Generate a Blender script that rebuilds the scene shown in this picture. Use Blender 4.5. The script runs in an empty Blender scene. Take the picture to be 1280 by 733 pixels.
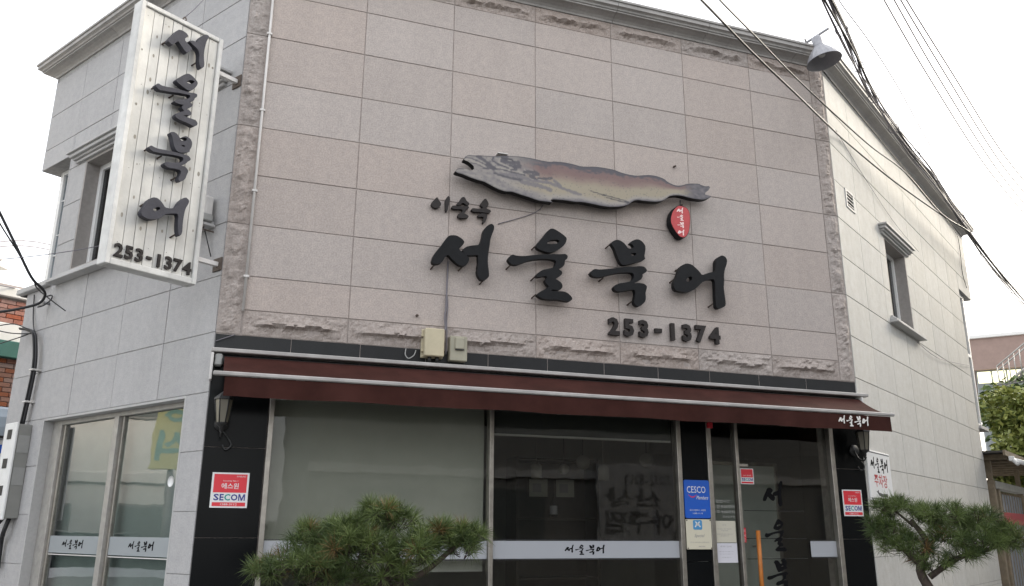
import bpy, math, random
from mathutils import Vector, Matrix, noise as mnoise
from mathutils.geometry import tessellate_polygon, delaunay_2d_cdt
SC = bpy.context.scene
COL = SC.collection
R = math.radians

# ------------------------------------------------------------------ camera
cam_d = bpy.data.cameras.new("camera"); cam = bpy.data.objects.new("camera", cam_d); COL.objects.link(cam)
cam_d.sensor_width = 36.0; cam_d.lens = 29.34; cam_d.clip_end = 2000.0; cam_d.clip_start = 0.05
def cam_matrix(pitch, roll):
    fw = Vector((0, math.cos(pitch), math.sin(pitch))); up0 = Vector((0, -math.sin(pitch), math.cos(pitch))); rt0 = Vector((1, 0, 0))
    c, s = math.cos(roll), math.sin(roll)
    rt = rt0*c + up0*s; up = -rt0*s + up0*c
    m = Matrix.Identity(4)
    for i in range(3):
        m[i][0] = rt[i]; m[i][1] = up[i]; m[i][2] = -fw[i]
    m[2][3] = 1.5
    return m
cam.matrix_world = cam_matrix(R(15.869), R(0.308))
SC.camera = cam

# ------------------------------------------------------------------ world, sun, exposure
SUN_AZ, SUN_EL = 62.0, 24.0
w = bpy.data.worlds.new("World"); SC.world = w; w.use_nodes = True
nt = w.node_tree; nt.nodes.clear()
out = nt.nodes.new("ShaderNodeOutputWorld"); bg = nt.nodes.new("ShaderNodeBackground")
sky = nt.nodes.new("ShaderNodeTexSky"); sky.sky_type = 'NISHITA'; sky.sun_disc = False
sky.sun_elevation = R(SUN_EL); sky.sun_rotation = R(SUN_AZ); sky.air_density = 1.0; sky.dust_density = 4.5; sky.ozone_density = 1.0
# a thin even overcast veil over the blue
veil = nt.nodes.new("ShaderNodeMixRGB"); veil.blend_type = 'MIX'; veil.inputs[0].default_value = 0.55
veil.inputs[2].default_value = (9.9, 9.85, 9.8, 1)
nt.links.new(sky.outputs[0], veil.inputs[1]); nt.links.new(veil.outputs[0], bg.inputs[0])
bg.inputs[1].default_value = 0.10
nt.links.new(bg.outputs[0], out.inputs[0])
sd = bpy.data.lights.new("sun", 'SUN'); sd.energy = 2.0; sd.angle = R(24); sd.color = (1.0, 0.93, 0.80)
sun = bpy.data.objects.new("sun", sd); COL.objects.link(sun)
az, el = R(SUN_AZ), R(SUN_EL)
sdir = Vector((math.sin(az)*math.cos(el), math.cos(az)*math.cos(el), math.sin(el)))
sun.rotation_euler = sdir.to_track_quat('Z', 'Y').to_euler(); sun.location = sdir*60
SC.view_settings.view_transform = 'Standard'; SC.view_settings.look = 'None'
SC.view_settings.exposure = 1.62; SC.view_settings.gamma = 1.0
try:
    SC.cycles.use_denoising = True; SC.cycles.max_bounces = 8; SC.cycles.transparent_max_bounces = 12
except Exception: pass

# ------------------------------------------------------------------ frames of the three walls (x along the wall, y into it, z up)
def frame(o, x):
    x = Vector((x[0], x[1], 0)).normalized(); y = Vector((-x.y, x.x, 0))
    m = Matrix.Identity(4)
    for i in range(3): m[i][0] = x[i]; m[i][1] = y[i]; m[i][2] = (0, 0, 1)[i]
    m[0][3], m[1][3] = o[0], o[1]
    return m
FD = (0.94278585, 0.33339892); LX = (0.7879509, -0.61573808); RD = (0.62796306, 0.77824315)
FRONT = frame((-2.31202, 6.95898), FD)           # u: 0 at the pipe, -0.21 left corner, 6.48 right corner
LEFT = frame((-2.51001, 6.88896), LX)            # x = 0 at the corner, negative to the left
RIGHT = frame((3.79723, 9.11940), RD)            # x = 0 at the corner
BLADE = frame((-2.51001, 6.88896), (0.61573808, 0.7879509))   # across the left wall: x < 0 out over the street, y to the left
ID = Matrix.Identity(4)
W = {}

# ------------------------------------------------------------------ object helpers
def link(o, parent, M):
    COL.objects.link(o)
    W[o.name] = M.copy()
    if parent is not None:
        o.parent = parent; o.matrix_parent_inverse = W[parent.name].inverted()
    o.matrix_basis = M
    return o
def tag(o, label=None, cat=None, group=None, kind=None):
    for k, v in (("label", label), ("category", cat), ("group", group), ("kind", kind)):
        if v: o[k] = v
    return o
def thing(name, label, cat, M=ID, group=None):
    o = bpy.data.objects.new(name, None); o.empty_display_size = 0.1
    link(o, None, M); return tag(o, label, cat, group)
def obj(name, me, mat=None, parent=None, M=ID, label=None):
    if mat is not None and not me.materials:
        for m_ in (mat if isinstance(mat, (list, tuple)) else [mat]): me.materials.append(m_)
    o = bpy.data.objects.new(name, me); link(o, parent, M)
    if label: o["label"] = label
    return o
def T(x, y, z): return Matrix.Translation((x, y, z))
def dup(src, parent, M):
    o = src.copy(); COL.objects.link(o); W[o.name] = M.copy()
    o.parent = parent; o.matrix_parent_inverse = W[parent.name].inverted() if parent else Matrix.Identity(4); o.matrix_basis = M
    return o

class MB:
    def __init__(s): s.v = []; s.f = []; s.mi = []; s.smooth = []
    def add(s, vs, fs, mi=0, smooth=False):
        b = len(s.v); s.v += [tuple(v) for v in vs]
        for f in fs: s.f.append([b+i for i in f]); s.mi.append(mi); s.smooth.append(smooth)
        return s
    def box(s, x0, x1, y0, y1, z0, z1, mi=0):
        if x0 > x1: x0, x1 = x1, x0
        if y0 > y1: y0, y1 = y1, y0
        if z0 > z1: z0, z1 = z1, z0
        v = [(x, y, z) for z in (z0, z1) for y in (y0, y1) for x in (x0, x1)]
        return s.add(v, [(0, 2, 3, 1), (4, 5, 7, 6), (0, 1, 5, 4), (2, 6, 7, 3), (0, 4, 6, 2), (1, 3, 7, 5)], mi)
    def cbox(s, x0, x1, y0, y1, z0, z1, c=0.01, mi=0):
        """box with chamfered edges on every side"""
        cx, cy, cz = (x0+x1)/2, (y0+y1)/2, (z0+z1)/2; hx, hy, hz = abs(x1-x0)/2, abs(y1-y0)/2, abs(z1-z0)/2
        c = min(c, hx*.9, hy*.9, hz*.9); pts = []; idx = {}
        for sx in (-1, 1):
            for sy in (-1, 1):
                for sz in (-1, 1):
                    for a in range(3):
                        idx[(sx, sy, sz, a)] = len(pts)
                        d = [hx-c, hy-c, hz-c]; d[a] += c
                        pts.append((cx+sx*d[0], cy+sy*d[1], cz+sz*d[2]))
        I = lambda x, y, z, a: idx[(x, y, z, a)]
        fs = []
        for q in (-1, 1):
            fs.append([I(q, -1, -1, 0), I(q, 1, -1, 0), I(q, 1, 1, 0), I(q, -1, 1, 0)][::q])
            fs.append([I(-1, q, -1, 1), I(-1, q, 1, 1), I(1, q, 1, 1), I(1, q, -1, 1)][::q])
            fs.append([I(-1, -1, q, 2), I(1, -1, q, 2), I(1, 1, q, 2), I(-1, 1, q, 2)][::q])
        for a_ in (-1, 1):
            for b_ in (-1, 1):
                fs.append([I(-1, a_, b_, 1), I(1, a_, b_, 1), I(1, a_, b_, 2), I(-1, a_, b_, 2)])
                fs.append([I(a_, -1, b_, 0), I(a_, 1, b_, 0), I(a_, 1, b_, 2), I(a_, -1, b_, 2)])
                fs.append([I(a_, b_, -1, 0), I(a_, b_, 1, 0), I(a_, b_, 1, 1), I(a_, b_, -1, 1)])
                for c_ in (-1, 1): fs.append([I(a_, b_, c_, k) for k in range(3)])
        fix = []
        for f in fs:      # orient outwards
            p = [Vector(pts[i]) for i in f]; n = (p[1]-p[0]).cross(p[2]-p[0]); m = sum(p, Vector())/len(p) - Vector((cx, cy, cz))
            fix.append(f if n.dot(m) > 0 else f[::-1])
        return s.add(pts, fix, mi)
    def prism(s, loops, y0, y1, mi=0, mside=None):
        """extrude loops (outer, hole...) given in (x, z) from y0 (front) to y1 (back)"""
        tri = tessellate_polygon([[Vector((x, z, 0)) for x, z in l] for l in loops])
        flat = [p for l in loops for p in l]; n = len(flat)
        vs = [(x, y0, z) for x, z in flat] + [(x, y1, z) for x, z in flat]; fs = []; ms = []
        for t in tri:
            a, b, c = [flat[i] for i in t]
            ccw = (b[0]-a[0])*(c[1]-a[1]) - (b[1]-a[1])*(c[0]-a[0])
            if abs(ccw) < 1e-12: continue
            t = list(t) if ccw > 0 else list(t)[::-1]
            fs.append(t); fs.append([i+n for i in t[::-1]])
        s.add(vs, fs, mi); fs = []; k = 0
        for li, l in enumerate(loops):
            m = len(l); area = sum(l[i][0]*l[(i+1) % m][1]-l[(i+1) % m][0]*l[i][1] for i in range(m))
            for i in range(m):
                a, b = k+i, k+(i+1) % m
                q = [a, a+n, b+n, b]
                if (area > 0) == (li == 0): q = q[::-1]
                fs.append(q)
            k += m
        b0 = len(s.v)-2*n
        for q in fs: s.f.append([b0+i for i in q]); s.mi.append(mi if mside is None else mside); s.smooth.append(False)
        return s
    def extr(s, prof, x0, x1, mi=0):
        """profile in (y, z) extruded along x"""
        n = len(prof); vs = [(x0, y, z) for y, z in prof] + [(x1, y, z) for y, z in prof]
        area = sum(prof[i][0]*prof[(i+1) % n][1]-prof[(i+1) % n][0]*prof[i][1] for i in range(n))
        fs = [[i, (i+1) % n, (i+1) % n+n, i+n] for i in range(n)] + [list(range(n))[::-1], list(range(n, 2*n))]
        if area < 0: fs = [f[::-1] for f in fs]
        return s.add(vs, fs, mi)
    def tube(s, pts, r, seg=8, mi=0, caps=True, r1=None):
        pts = [Vector(p) for p in pts]; n = len(pts); rings = []
        for i, p in enumerate(pts):
            d = (pts[min(i+1, n-1)]-pts[max(i-1, 0)]).normalized()
            a = d.orthogonal().normalized() if i == 0 else (prev - d*prev.dot(d)).normalized()
            prev = a; b = d.cross(a); rr = r if r1 is None else r+(r1-r)*i/max(1, n-1)
            if isinstance(r, (list, tuple)): rr = r[i]
            rings.append([p+(a*math.cos(2*math.pi*k/seg)+b*math.sin(2*math.pi*k/seg))*rr for k in range(seg)])
        vs = [v for q in rings for v in q]; fs = []
        for i in range(n-1):
            for k in range(seg):
                fs.append((i*seg+k, i*seg+(k+1) % seg, (i+1)*seg+(k+1) % seg, (i+1)*seg+k))
        if caps: fs += [tuple(range(seg))[::-1], tuple(range((n-1)*seg, n*seg))]
        return s.add(vs, fs, mi, True)
    def lathe(s, prof, c, seg=20, mi=0, M=None, smooth=True):
        """profile (r, z) round the z axis at c, optionally turned by M"""
        vs = []; c = Vector(c); n = len(prof)
        for r_, z_ in prof:
            for k in range(seg):
                v = Vector((r_*math.cos(2*math.pi*k/seg), r_*math.sin(2*math.pi*k/seg), z_))
                vs.append((M @ v if M else v)+c)
        fs = [(i*seg+k, i*seg+(k+1) % seg, (i+1)*seg+(k+1) % seg, (i+1)*seg+k) for i in range(n-1) for k in range(seg)]
        return s.add(vs, fs, mi, smooth)
    def quad(s, a, b, c, d, mi=0): return s.add([a, b, c, d], [(0, 1, 2, 3)], mi)
    def mesh(s, name="part"):
        me = bpy.data.meshes.new(name); me.from_pydata(s.v, [], s.f)
        me.polygons.foreach_set("material_index", s.mi); me.polygons.foreach_set("use_smooth", s.smooth); me.update()
        return me
    def build(s, name, mat, parent=None, M=ID, label=None): return obj(name, s.mesh(name), mat, parent, M, label)

def chaikin(l, it=1, k=0.22):
    for _ in range(it):
        o = []
        for i in range(len(l)):
            a, b = l[i], l[(i+1) % len(l)]
            o += [(a[0]+(b[0]-a[0])*k, a[1]+(b[1]-a[1])*k), (a[0]+(b[0]-a[0])*(1-k), a[1]+(b[1]-a[1])*(1-k))]
        l = o
    return l
def spline(pts, sub=6):
    pts = [Vector(p) for p in pts]; o = []
    for i in range(len(pts)-1):
        p0, p1, p2, p3 = pts[max(i-1, 0)], pts[i], pts[i+1], pts[min(i+2, len(pts)-1)]
        for k in range(sub):
            t = k/sub
            o.append(0.5*((2*p1)+(p2-p0)*t+(2*p0-5*p1+4*p2-p3)*t*t+(3*p1-p0-3*p2+p3)*t*t*t))
    return o+[pts[-1]]

# ------------------------------------------------------------------ lettering set in type, as flat meshes in the (x, z) plane
_tc = {}
def type_polys(body, bold=0.0):
    k = (body, bold)
    if k not in _tc:
        c = bpy.data.curves.new("type", 'FONT'); c.body = body; c.size = 1.0; c.offset = bold; c.resolution_u = 2
        o = bpy.data.objects.new("type", c); COL.objects.link(o)
        dg = bpy.context.evaluated_depsgraph_get(); me = bpy.data.meshes.new_from_object(o.evaluated_get(dg))
        vs = [tuple(v.co) for v in me.vertices]; fs = [list(p.vertices) for p in me.polygons]
        bpy.data.objects.remove(o); bpy.data.curves.remove(c); bpy.data.meshes.remove(me)
        _tc[k] = (vs, fs)
    return _tc[k]
def type_into(mb, body, x0, z0, x1, z1, y, mi=0, bold=0.0, fit='both', shear=0.0):
    """flat lettering fitted in the rectangle x0..x1, z0..z1 at depth y"""
    vs, fs = type_polys(body, bold)
    ax, bx = min(v[0] for v in vs), max(v[0] for v in vs); az, bz = min(v[1] for v in vs), max(v[1] for v in vs)
    sx, sz = (x1-x0)/(bx-ax), (z1-z0)/(bz-az)
    if fit == 'x': sz = sx
    if fit == 'z': sx = sz
    cx = (x0+x1)/2-(bx-ax)*sx/2
    mb.add([(cx+(v[0]-ax)*sx+shear*(v[1]-az)*sz, y, z0+(v[1]-az)*sz) for v in vs], fs, mi)
    return mb

def lin(c): return tuple((x/255/12.92 if x/255 <= .04045 else ((x/255+.055)/1.055)**2.4) for x in c)
_mats = {}
def mat(name, col, rough=0.6, metal=0.0, var=0.0, speck=0.0, sscale=150, nscale=8.0, namt=0.0, col2=None, bump=0.0, bscale=60.0, spec=0.5, stain=0.0, emit=0.0):
    if name in _mats: return _mats[name]
    m = bpy.data.materials.new(name); m.use_nodes = True; n = m.node_tree; L = n.links
    b = n.nodes["Principled BSDF"]; b.inputs["Roughness"].default_value = rough; b.inputs["Metallic"].default_value = metal
    b.inputs["Specular IOR Level"].default_value = spec
    b.inputs["Base Color"].default_value = (*col, 1)
    if emit:
        b.inputs["Emission Color"].default_value = (*col, 1); b.inputs["Emission Strength"].default_value = emit
    tc = n.nodes.new("ShaderNodeTexCoord"); oi = n.nodes.new("ShaderNodeObjectInfo")
    off = n.nodes.new("ShaderNodeVectorMath"); off.operation = 'MULTIPLY_ADD'
    rv = n.nodes.new("ShaderNodeCombineXYZ"); L.new(oi.outputs["Random"], rv.inputs[0]); L.new(oi.outputs["Random"], rv.inputs[2])
    off.inputs[1].default_value = (37.0, 0.0, 53.0); L.new(rv.outputs[0], off.inputs[0]); L.new(tc.outputs["Object"], off.inputs[2])
    cur = None
    if namt or col2:
        nz = n.nodes.new("ShaderNodeTexNoise"); nz.inputs["Scale"].default_value = nscale; nz.inputs["Detail"].default_value = 6; nz.inputs["Roughness"].default_value = 0.65
        L.new(off.outputs[0], nz.inputs["Vector"])
        rp = n.nodes.new("ShaderNodeValToRGB"); c2 = col2 or tuple(x*(1-namt) for x in col)
        rp.color_ramp.elements[0].position = 0.35; rp.color_ramp.elements[1].position = 0.65
        rp.color_ramp.elements[0].color = (*c2, 1); rp.color_ramp.elements[1].color = (*col, 1)
        L.new(nz.outputs["Fac"], rp.inputs[0]); cur = rp.outputs[0]
    if speck:
        ns_ = n.nodes.new("ShaderNodeTexNoise"); ns_.inputs["Scale"].default_value = sscale; ns_.inputs["Detail"].default_value = 2; L.new(off.outputs[0], ns_.inputs["Vector"])
        ms2 = n.nodes.new("ShaderNodeMapRange"); ms2.inputs[1].default_value = 0.36; ms2.inputs[2].default_value = 0.64; ms2.inputs[3].default_value = 1-speck; ms2.inputs[4].default_value = 1+speck
        L.new(ns_.outputs["Fac"], ms2.inputs[0]); mx0 = n.nodes.new("ShaderNodeMixRGB"); mx0.blend_type = 'MULTIPLY'; mx0.inputs[0].default_value = 1; mx0.use_clamp = False
        if cur: L.new(cur, mx0.inputs[1])
        else: mx0.inputs[1].default_value = (*col, 1)
        L.new(ms2.outputs[0], mx0.inputs[2]); cur = mx0.outputs[0]
    if stain:
        n2 = n.nodes.new("ShaderNodeTexNoise"); n2.inputs["Scale"].default_value = 1.7; n2.inputs["Detail"].default_value = 5
        mp = n.nodes.new("ShaderNodeMapping"); mp.inputs["Scale"].default_value = (2.2, 2.2, 0.5)
        L.new(off.outputs[0], mp.inputs["Vector"]); L.new(mp.outputs[0], n2.inputs["Vector"])
        mr = n.nodes.new("ShaderNodeMapRange"); mr.inputs[1].default_value = 0.3; mr.inputs[2].default_value = 0.7
        mr.inputs[3].default_value = 1-stain; mr.inputs[4].default_value = 1.0
        L.new(n2.outputs["Fac"], mr.inputs[0])
        mx = n.nodes.new("ShaderNodeMixRGB"); mx.blend_type = 'MULTIPLY'; mx.inputs[0].default_value = 1
        if cur: L.new(cur, mx.inputs[1])
        else: mx.inputs[1].default_value = (*col, 1)
        L.new(mr.outputs[0], mx.inputs[2]); cur = mx.outputs[0]
    if var:
        hs = n.nodes.new("ShaderNodeHueSaturation")
        m1 = n.nodes.new("ShaderNodeMapRange"); m1.inputs[3].default_value = 1-var; m1.inputs[4].default_value = 1+var
        L.new(oi.outputs["Random"], m1.inputs[0]); L.new(m1.outputs[0], hs.inputs["Value"])
        mm = n.nodes.new("ShaderNodeMath"); mm.operation = 'MULTIPLY'; mm.inputs[1].default_value = 7.31; L.new(oi.outputs["Random"], mm.inputs[0])
        fr = n.nodes.new("ShaderNodeMath"); fr.operation = 'FRACT'; L.new(mm.outputs[0], fr.inputs[0])
        m2 = n.nodes.new("ShaderNodeMapRange"); m2.inputs[3].default_value = 1-var*5; m2.inputs[4].default_value = 1+var*3
        L.new(fr.outputs[0], m2.inputs[0]); L.new(m2.outputs[0], hs.inputs["Saturation"])
        if cur: L.new(cur, hs.inputs["Color"])
        else: hs.inputs["Color"].default_value = (*col, 1)
        cur = hs.outputs[0]
    if cur:
        L.new(cur, b.inputs["Base Color"])
        if emit: L.new(cur, b.inputs["Emission Color"])
    if bump:
        nb = n.nodes.new("ShaderNodeTexNoise"); nb.inputs["Scale"].default_value = bscale; nb.inputs["Detail"].default_value = 5
        L.new(off.outputs[0], nb.inputs["Vector"])
        bp = n.nodes.new("ShaderNodeBump"); bp.inputs["Strength"].default_value = bump; bp.inputs["Distance"].default_value = 0.01
        L.new(nb.outputs["Fac"], bp.inputs["Height"]); L.new(bp.outputs[0], b.inputs["Normal"])
    _mats[name] = m
    return m
def glass(name, tint, rough=0.0, refl=1.0, ior=1.5):
    m = bpy.data.materials.new(name); m.use_nodes = True; n = m.node_tree; n.nodes.clear(); L = n.links
    o = n.nodes.new("ShaderNodeOutputMaterial"); t = n.nodes.new("ShaderNodeBsdfTransparent"); g = n.nodes.new("ShaderNodeBsdfGlossy")
    nz = n.nodes.new("ShaderNodeTexNoise"); nz.inputs["Scale"].default_value = 2.5; tc = n.nodes.new("ShaderNodeTexCoord"); L.new(tc.outputs["Object"], nz.inputs["Vector"])
    bp = n.nodes.new("ShaderNodeBump"); bp.inputs["Strength"].default_value = 0.06; bp.inputs["Distance"].default_value = 0.02; L.new(nz.outputs["Fac"], bp.inputs["Height"]); L.new(bp.outputs[0], g.inputs["Normal"])
    t.inputs[0].default_value = (*tint, 1); g.inputs["Roughness"].default_value = rough
    f = n.nodes.new("ShaderNodeFresnel"); f.inputs[0].default_value = ior
    mm = n.nodes.new("ShaderNodeMath"); mm.operation = 'MULTIPLY'; mm.inputs[1].default_value = refl; mm.use_clamp = True
    mx = n.nodes.new("ShaderNodeMixShader"); L.new(f.outputs[0], mm.inputs[0])
    ge = n.nodes.new("ShaderNodeNewGeometry"); fb = n.nodes.new("ShaderNodeMath"); fb.operation = 'SUBTRACT'; fb.inputs[0].default_value = 1.0
    L.new(ge.outputs["Backfacing"], fb.inputs[1]); mb_ = n.nodes.new("ShaderNodeMath"); mb_.operation = 'MULTIPLY'   # one reflection per pane, on the outer face
    L.new(mm.outputs[0], mb_.inputs[0]); L.new(fb.outputs[0], mb_.inputs[1]); L.new(mb_.outputs[0], mx.inputs[0])
    L.new(t.outputs[0], mx.inputs[1]); L.new(g.outputs[0], mx.inputs[2]); L.new(mx.outputs[0], o.inputs[0])
    return m

# ------------------------------------------------------------------ materials
PINK = mat("pink_granite", (0.445, 0.386, 0.354), 0.8, var=0.032, spec=0.3, nscale=16, col2=(0.390, 0.343, 0.318), bump=0.2, bscale=140, stain=0.07, speck=0.115, sscale=75)
ROCK = mat("rock_faced_granite", (0.41, 0.355, 0.325), 0.9, var=0.05, spec=0.3, nscale=24, col2=(0.31, 0.260, 0.232), bump=0.4, bscale=60, stain=0.10, speck=0.10, sscale=75)
GREY = mat("grey_granite", (0.42, 0.412, 0.411), 0.8, var=0.03, spec=0.3, nscale=14, col2=(0.365, 0.36, 0.364), bump=0.12, bscale=160, stain=0.08, speck=0.08, sscale=85)
CREAM = mat("cream_granite", (0.555, 0.547, 0.522), 0.9, var=0.035, spec=0.15, nscale=10, col2=(0.50, 0.485, 0.45), bump=0.12, bscale=160, stain=0.10, speck=0.06, sscale=85)
MORTAR = mat("mortar", (0.40, 0.35, 0.325), 0.95, nscale=20, namt=0.3)
MORTARL = mat("pale_mortar", (0.36, 0.355, 0.35), 0.95, nscale=20, namt=0.3)
CORN = mat("cornice_stone", (0.40, 0.385, 0.37), 0.75, var=0.02, nscale=30, namt=0.15, bump=0.1, bscale=90, stain=0.2)
TRIM = mat("trim_stone", (0.45, 0.445, 0.44), 0.7, nscale=40, namt=0.1, stain=0.15)
BLACKG = mat("black_granite", (0.008, 0.009, 0.010), 0.18, nscale=180, namt=0.5, var=0.03, stain=0.2, spec=0.10)
BLACKB = mat("black_granite_band", (0.022, 0.023, 0.025), 0.35, spec=0.25, nscale=180, namt=0.4, var=0.10, stain=0.25)
STEEL = mat("brushed_steel", (0.42, 0.39, 0.35), 0.38, 0.85, nscale=12, namt=0.25)
ALU = mat("aged_aluminium", (0.40, 0.385, 0.36), 0.5, 0.4, nscale=14, namt=0.2)
WHITEF = mat("white_window_frame", (0.72, 0.72, 0.71), 0.45, nscale=10, namt=0.08)
BROWNF = mat("brown_grey_reveal", (0.30, 0.28, 0.265), 0.7, nscale=20, namt=0.15)
BLACKL = mat("black_letter_paint", (0.009, 0.0095, 0.011), 0.5, nscale=14, namt=0.3, bump=0.1, bscale=70, spec=0.15)
SLATE = mat("weathered_black_paint", (0.06, 0.06, 0.074), 0.6, spec=0.25, nscale=12, namt=0.25, bump=0.15, bscale=60)
WOODW = mat("white_painted_board", (0.78, 0.765, 0.72), 0.7, var=0.05, nscale=5, namt=0.16, stain=0.34, bump=0.12, bscale=40)
WOODF = mat("white_painted_frame", (0.74, 0.735, 0.71), 0.6, nscale=9, namt=0.18, stain=0.3, bump=0.15, bscale=50)
KNOT = mat("wood_knot", (0.36, 0.33, 0.28), 0.8, nscale=30, namt=0.4)
REDF = mat("maroon_awning_cloth", (0.058, 0.0215, 0.0175), 0.85, spec=0.1, nscale=3.5, namt=0.32, bump=0.15, bscale=200, stain=0.2)
BARM = mat("dull_white_bar", (0.44, 0.42, 0.405), 0.5, nscale=5, namt=0.22, stain=0.2)
WHITEM = mat("white_metal", (0.62, 0.60, 0.58), 0.45, nscale=8, namt=0.12)
BLACKM = mat("black_iron", (0.018, 0.018, 0.018), 0.5)
DARKR = mat("roller_rubber", (0.02, 0.02, 0.02), 0.6)
CREAMB = mat("cream_enamel", (0.52, 0.46, 0.32), 0.45, nscale=9, namt=0.12, stain=0.12)
BEIGEB = mat("khaki_enamel", (0.36, 0.34, 0.26), 0.5, nscale=9, namt=0.12, stain=0.12)
GREYB = mat("grey_plastic", (0.30, 0.30, 0.29), 0.5, nscale=9, namt=0.1)
CABLE = mat("black_cable", (0.012, 0.012, 0.014), 0.55)
CABLEG = mat("grey_cable", (0.16, 0.15, 0.17), 0.6)
RUST = mat("rusty_steel", (0.10, 0.075, 0.06), 0.8, nscale=30, namt=0.4)
GALV = mat("galvanised_steel", (0.33, 0.33, 0.35), 0.5, 0.3, nscale=20, namt=0.25)
LAMPIN = mat("lamp_inside", (0.30, 0.30, 0.32), 0.6, nscale=12, namt=0.15)
BULB = mat("bulb_glass", (0.6, 0.6, 0.58), 0.2)
STRED = mat("sticker_red", (0.66, 0.03, 0.045), 0.4)
STWHITE = mat("sticker_white", (0.72, 0.72, 0.72), 0.4)
STPINK = mat("sticker_pale_print", (0.80, 0.62, 0.60), 0.4)
STBLUE = mat("sticker_blue", (0.03, 0.035, 0.22), 0.4)
STGREEN = mat("sticker_green", (0.02, 0.30, 0.26), 0.4)
CESBLUE = mat("sign_blue", (0.012, 0.10, 0.50), 0.35)
PLATE = mat("cream_plate", (0.62, 0.58, 0.46), 0.35)
PAPERC = mat("cream_paper", (0.55, 0.52, 0.43), 0.7)
PAPERW = mat("white_paper", (0.62, 0.61, 0.66), 0.7)
PRINT = mat("dark_print", (0.06, 0.06, 0.07), 0.6)
PRINTG = mat("grey_print", (0.28, 0.27, 0.28), 0.6)
ORANGE = mat("orange_wood", (0.52, 0.17, 0.025), 0.5, nscale=9, namt=0.3)
BRUSHB = mat("black_brush_ink", (0.008, 0.008, 0.009), 0.8, spec=0.05)
BRONZE = mat("dark_brown_letter", (0.034, 0.029, 0.028), 0.6, spec=0.2, nscale=14, namt=0.3, bump=0.1, bscale=70)
WHITEP = mat("white_lettering", (0.72, 0.69, 0.66), 0.5)
FILM = None
FILMD = mat("film_line", (0.05, 0.05, 0.055), 0.4)
BLIND = mat("grey_roller_blind", (0.58, 0.58, 0.53), 0.8, nscale=5, namt=0.06)
BLINDD = mat("dark_roller_blind", (0.10, 0.105, 0.105), 0.8, nscale=5, namt=0.1)
BLINDP = mat("pale_curtain", (0.62, 0.65, 0.635), 0.85, nscale=5, namt=0.08)
ROOMW = mat("room_wall", (0.34, 0.33, 0.30), 0.9, nscale=3, namt=0.1)
ROOMF = mat("room_floor", (0.12, 0.09, 0.07), 0.6)
DWOOD = mat("dark_wood", (0.05, 0.035, 0.025), 0.5, nscale=6, namt=0.3)
PAPERL = mat("paper_lantern", (0.40, 0.385, 0.35), 0.8)
ASPH = mat("asphalt", (0.055, 0.055, 0.056), 0.9, nscale=40, namt=0.3, bump=0.3, bscale=200)
PAVE = mat("paving", (0.24, 0.235, 0.22), 0.9, nscale=8, namt=0.2)
CONC = mat("concrete", (0.33, 0.325, 0.31), 0.9, nscale=3, namt=0.15)
BRICKR = mat("red_brick", (0.34, 0.10, 0.055), 0.85, var=0.10, nscale=20, namt=0.2)
BRICKD = mat("brown_brick", (0.17, 0.07, 0.045), 0.85, var=0.10, nscale=20, namt=0.2)
WHITEC = mat("white_coping", (0.70, 0.69, 0.67), 0.7, nscale=6, namt=0.1)
GREENB = mat("green_band", (0.03, 0.12, 0.10), 0.6, nscale=6, namt=0.15)
BLUEG = mat("blue_grey_canopy", (0.30, 0.35, 0.40), 0.6, nscale=4, namt=0.1)
TERRA = mat("terracotta_wall", (0.30, 0.215, 0.185), 0.85, nscale=3, namt=0.15)
LITWIN = mat("lit_window", (0.9, 0.86, 0.55), 0.5, emit=0.5)
WOODP = mat("weathered_timber", (0.24, 0.19, 0.13), 0.85, nscale=9, namt=0.3)
MATTK = mat("matt_black", (0.015, 0.015, 0.015), 1.0, spec=0.0)
GATEG = mat("grey_gate_board", (0.20, 0.22, 0.255), 0.7, nscale=6, namt=0.2, var=0.08)
GATER = mat("red_gate_panel", (0.42, 0.03, 0.04), 0.6, nscale=6, namt=0.15)
SHEET = mat("dark_roof_sheet", (0.06, 0.055, 0.05), 0.7, nscale=6, namt=0.3)
BARK = mat("pine_bark", (0.075, 0.055, 0.045), 0.95, nscale=30, namt=0.45, bump=0.6, bscale=60)
def film_mat(name, col, see):
    m = mat(name, col, 0.4); n = m.node_tree; b_ = n.nodes["Principled BSDF"]; o = n.nodes["Material Output"]
    t = n.nodes.new("ShaderNodeBsdfTransparent"); mx = n.nodes.new("ShaderNodeMixShader"); mx.inputs[0].default_value = see
    n.links.new(b_.outputs[0], mx.inputs[1]); n.links.new(t.outputs[0], mx.inputs[2]); n.links.new(mx.outputs[0], o.inputs[0]); return m
FILM = film_mat("white_window_film", (0.46, 0.475, 0.51), 0.22); FILML = film_mat("frosted_window_film", (0.42, 0.45, 0.47), 0.45)
GLASSF = glass("shop_glass", (0.76, 0.77, 0.75), 0.0, 1.1, 1.5)
GLASSL = glass("left_window_glass", (0.66, 0.695, 0.68), 0.015, 2.1, 1.55)
GLASSU = glass("upper_window_glass", (0.35, 0.36, 0.37), 0.0, 1.0, 1.5)
GLASSS = glass("sky_window_glass", (0.55, 0.65, 0.72), 0.0, 2.2, 1.6)
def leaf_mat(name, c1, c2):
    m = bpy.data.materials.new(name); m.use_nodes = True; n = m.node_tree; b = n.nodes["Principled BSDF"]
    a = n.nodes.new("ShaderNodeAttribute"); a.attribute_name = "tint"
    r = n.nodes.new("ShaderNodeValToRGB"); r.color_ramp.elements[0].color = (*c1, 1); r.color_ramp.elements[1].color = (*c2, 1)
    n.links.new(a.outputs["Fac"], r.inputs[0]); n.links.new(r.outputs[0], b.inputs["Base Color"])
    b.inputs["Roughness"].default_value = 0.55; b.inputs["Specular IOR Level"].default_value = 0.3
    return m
DRYN = leaf_mat("dry_pine_needles", (0.10, 0.055, 0.02), (0.22, 0.13, 0.05))
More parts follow.
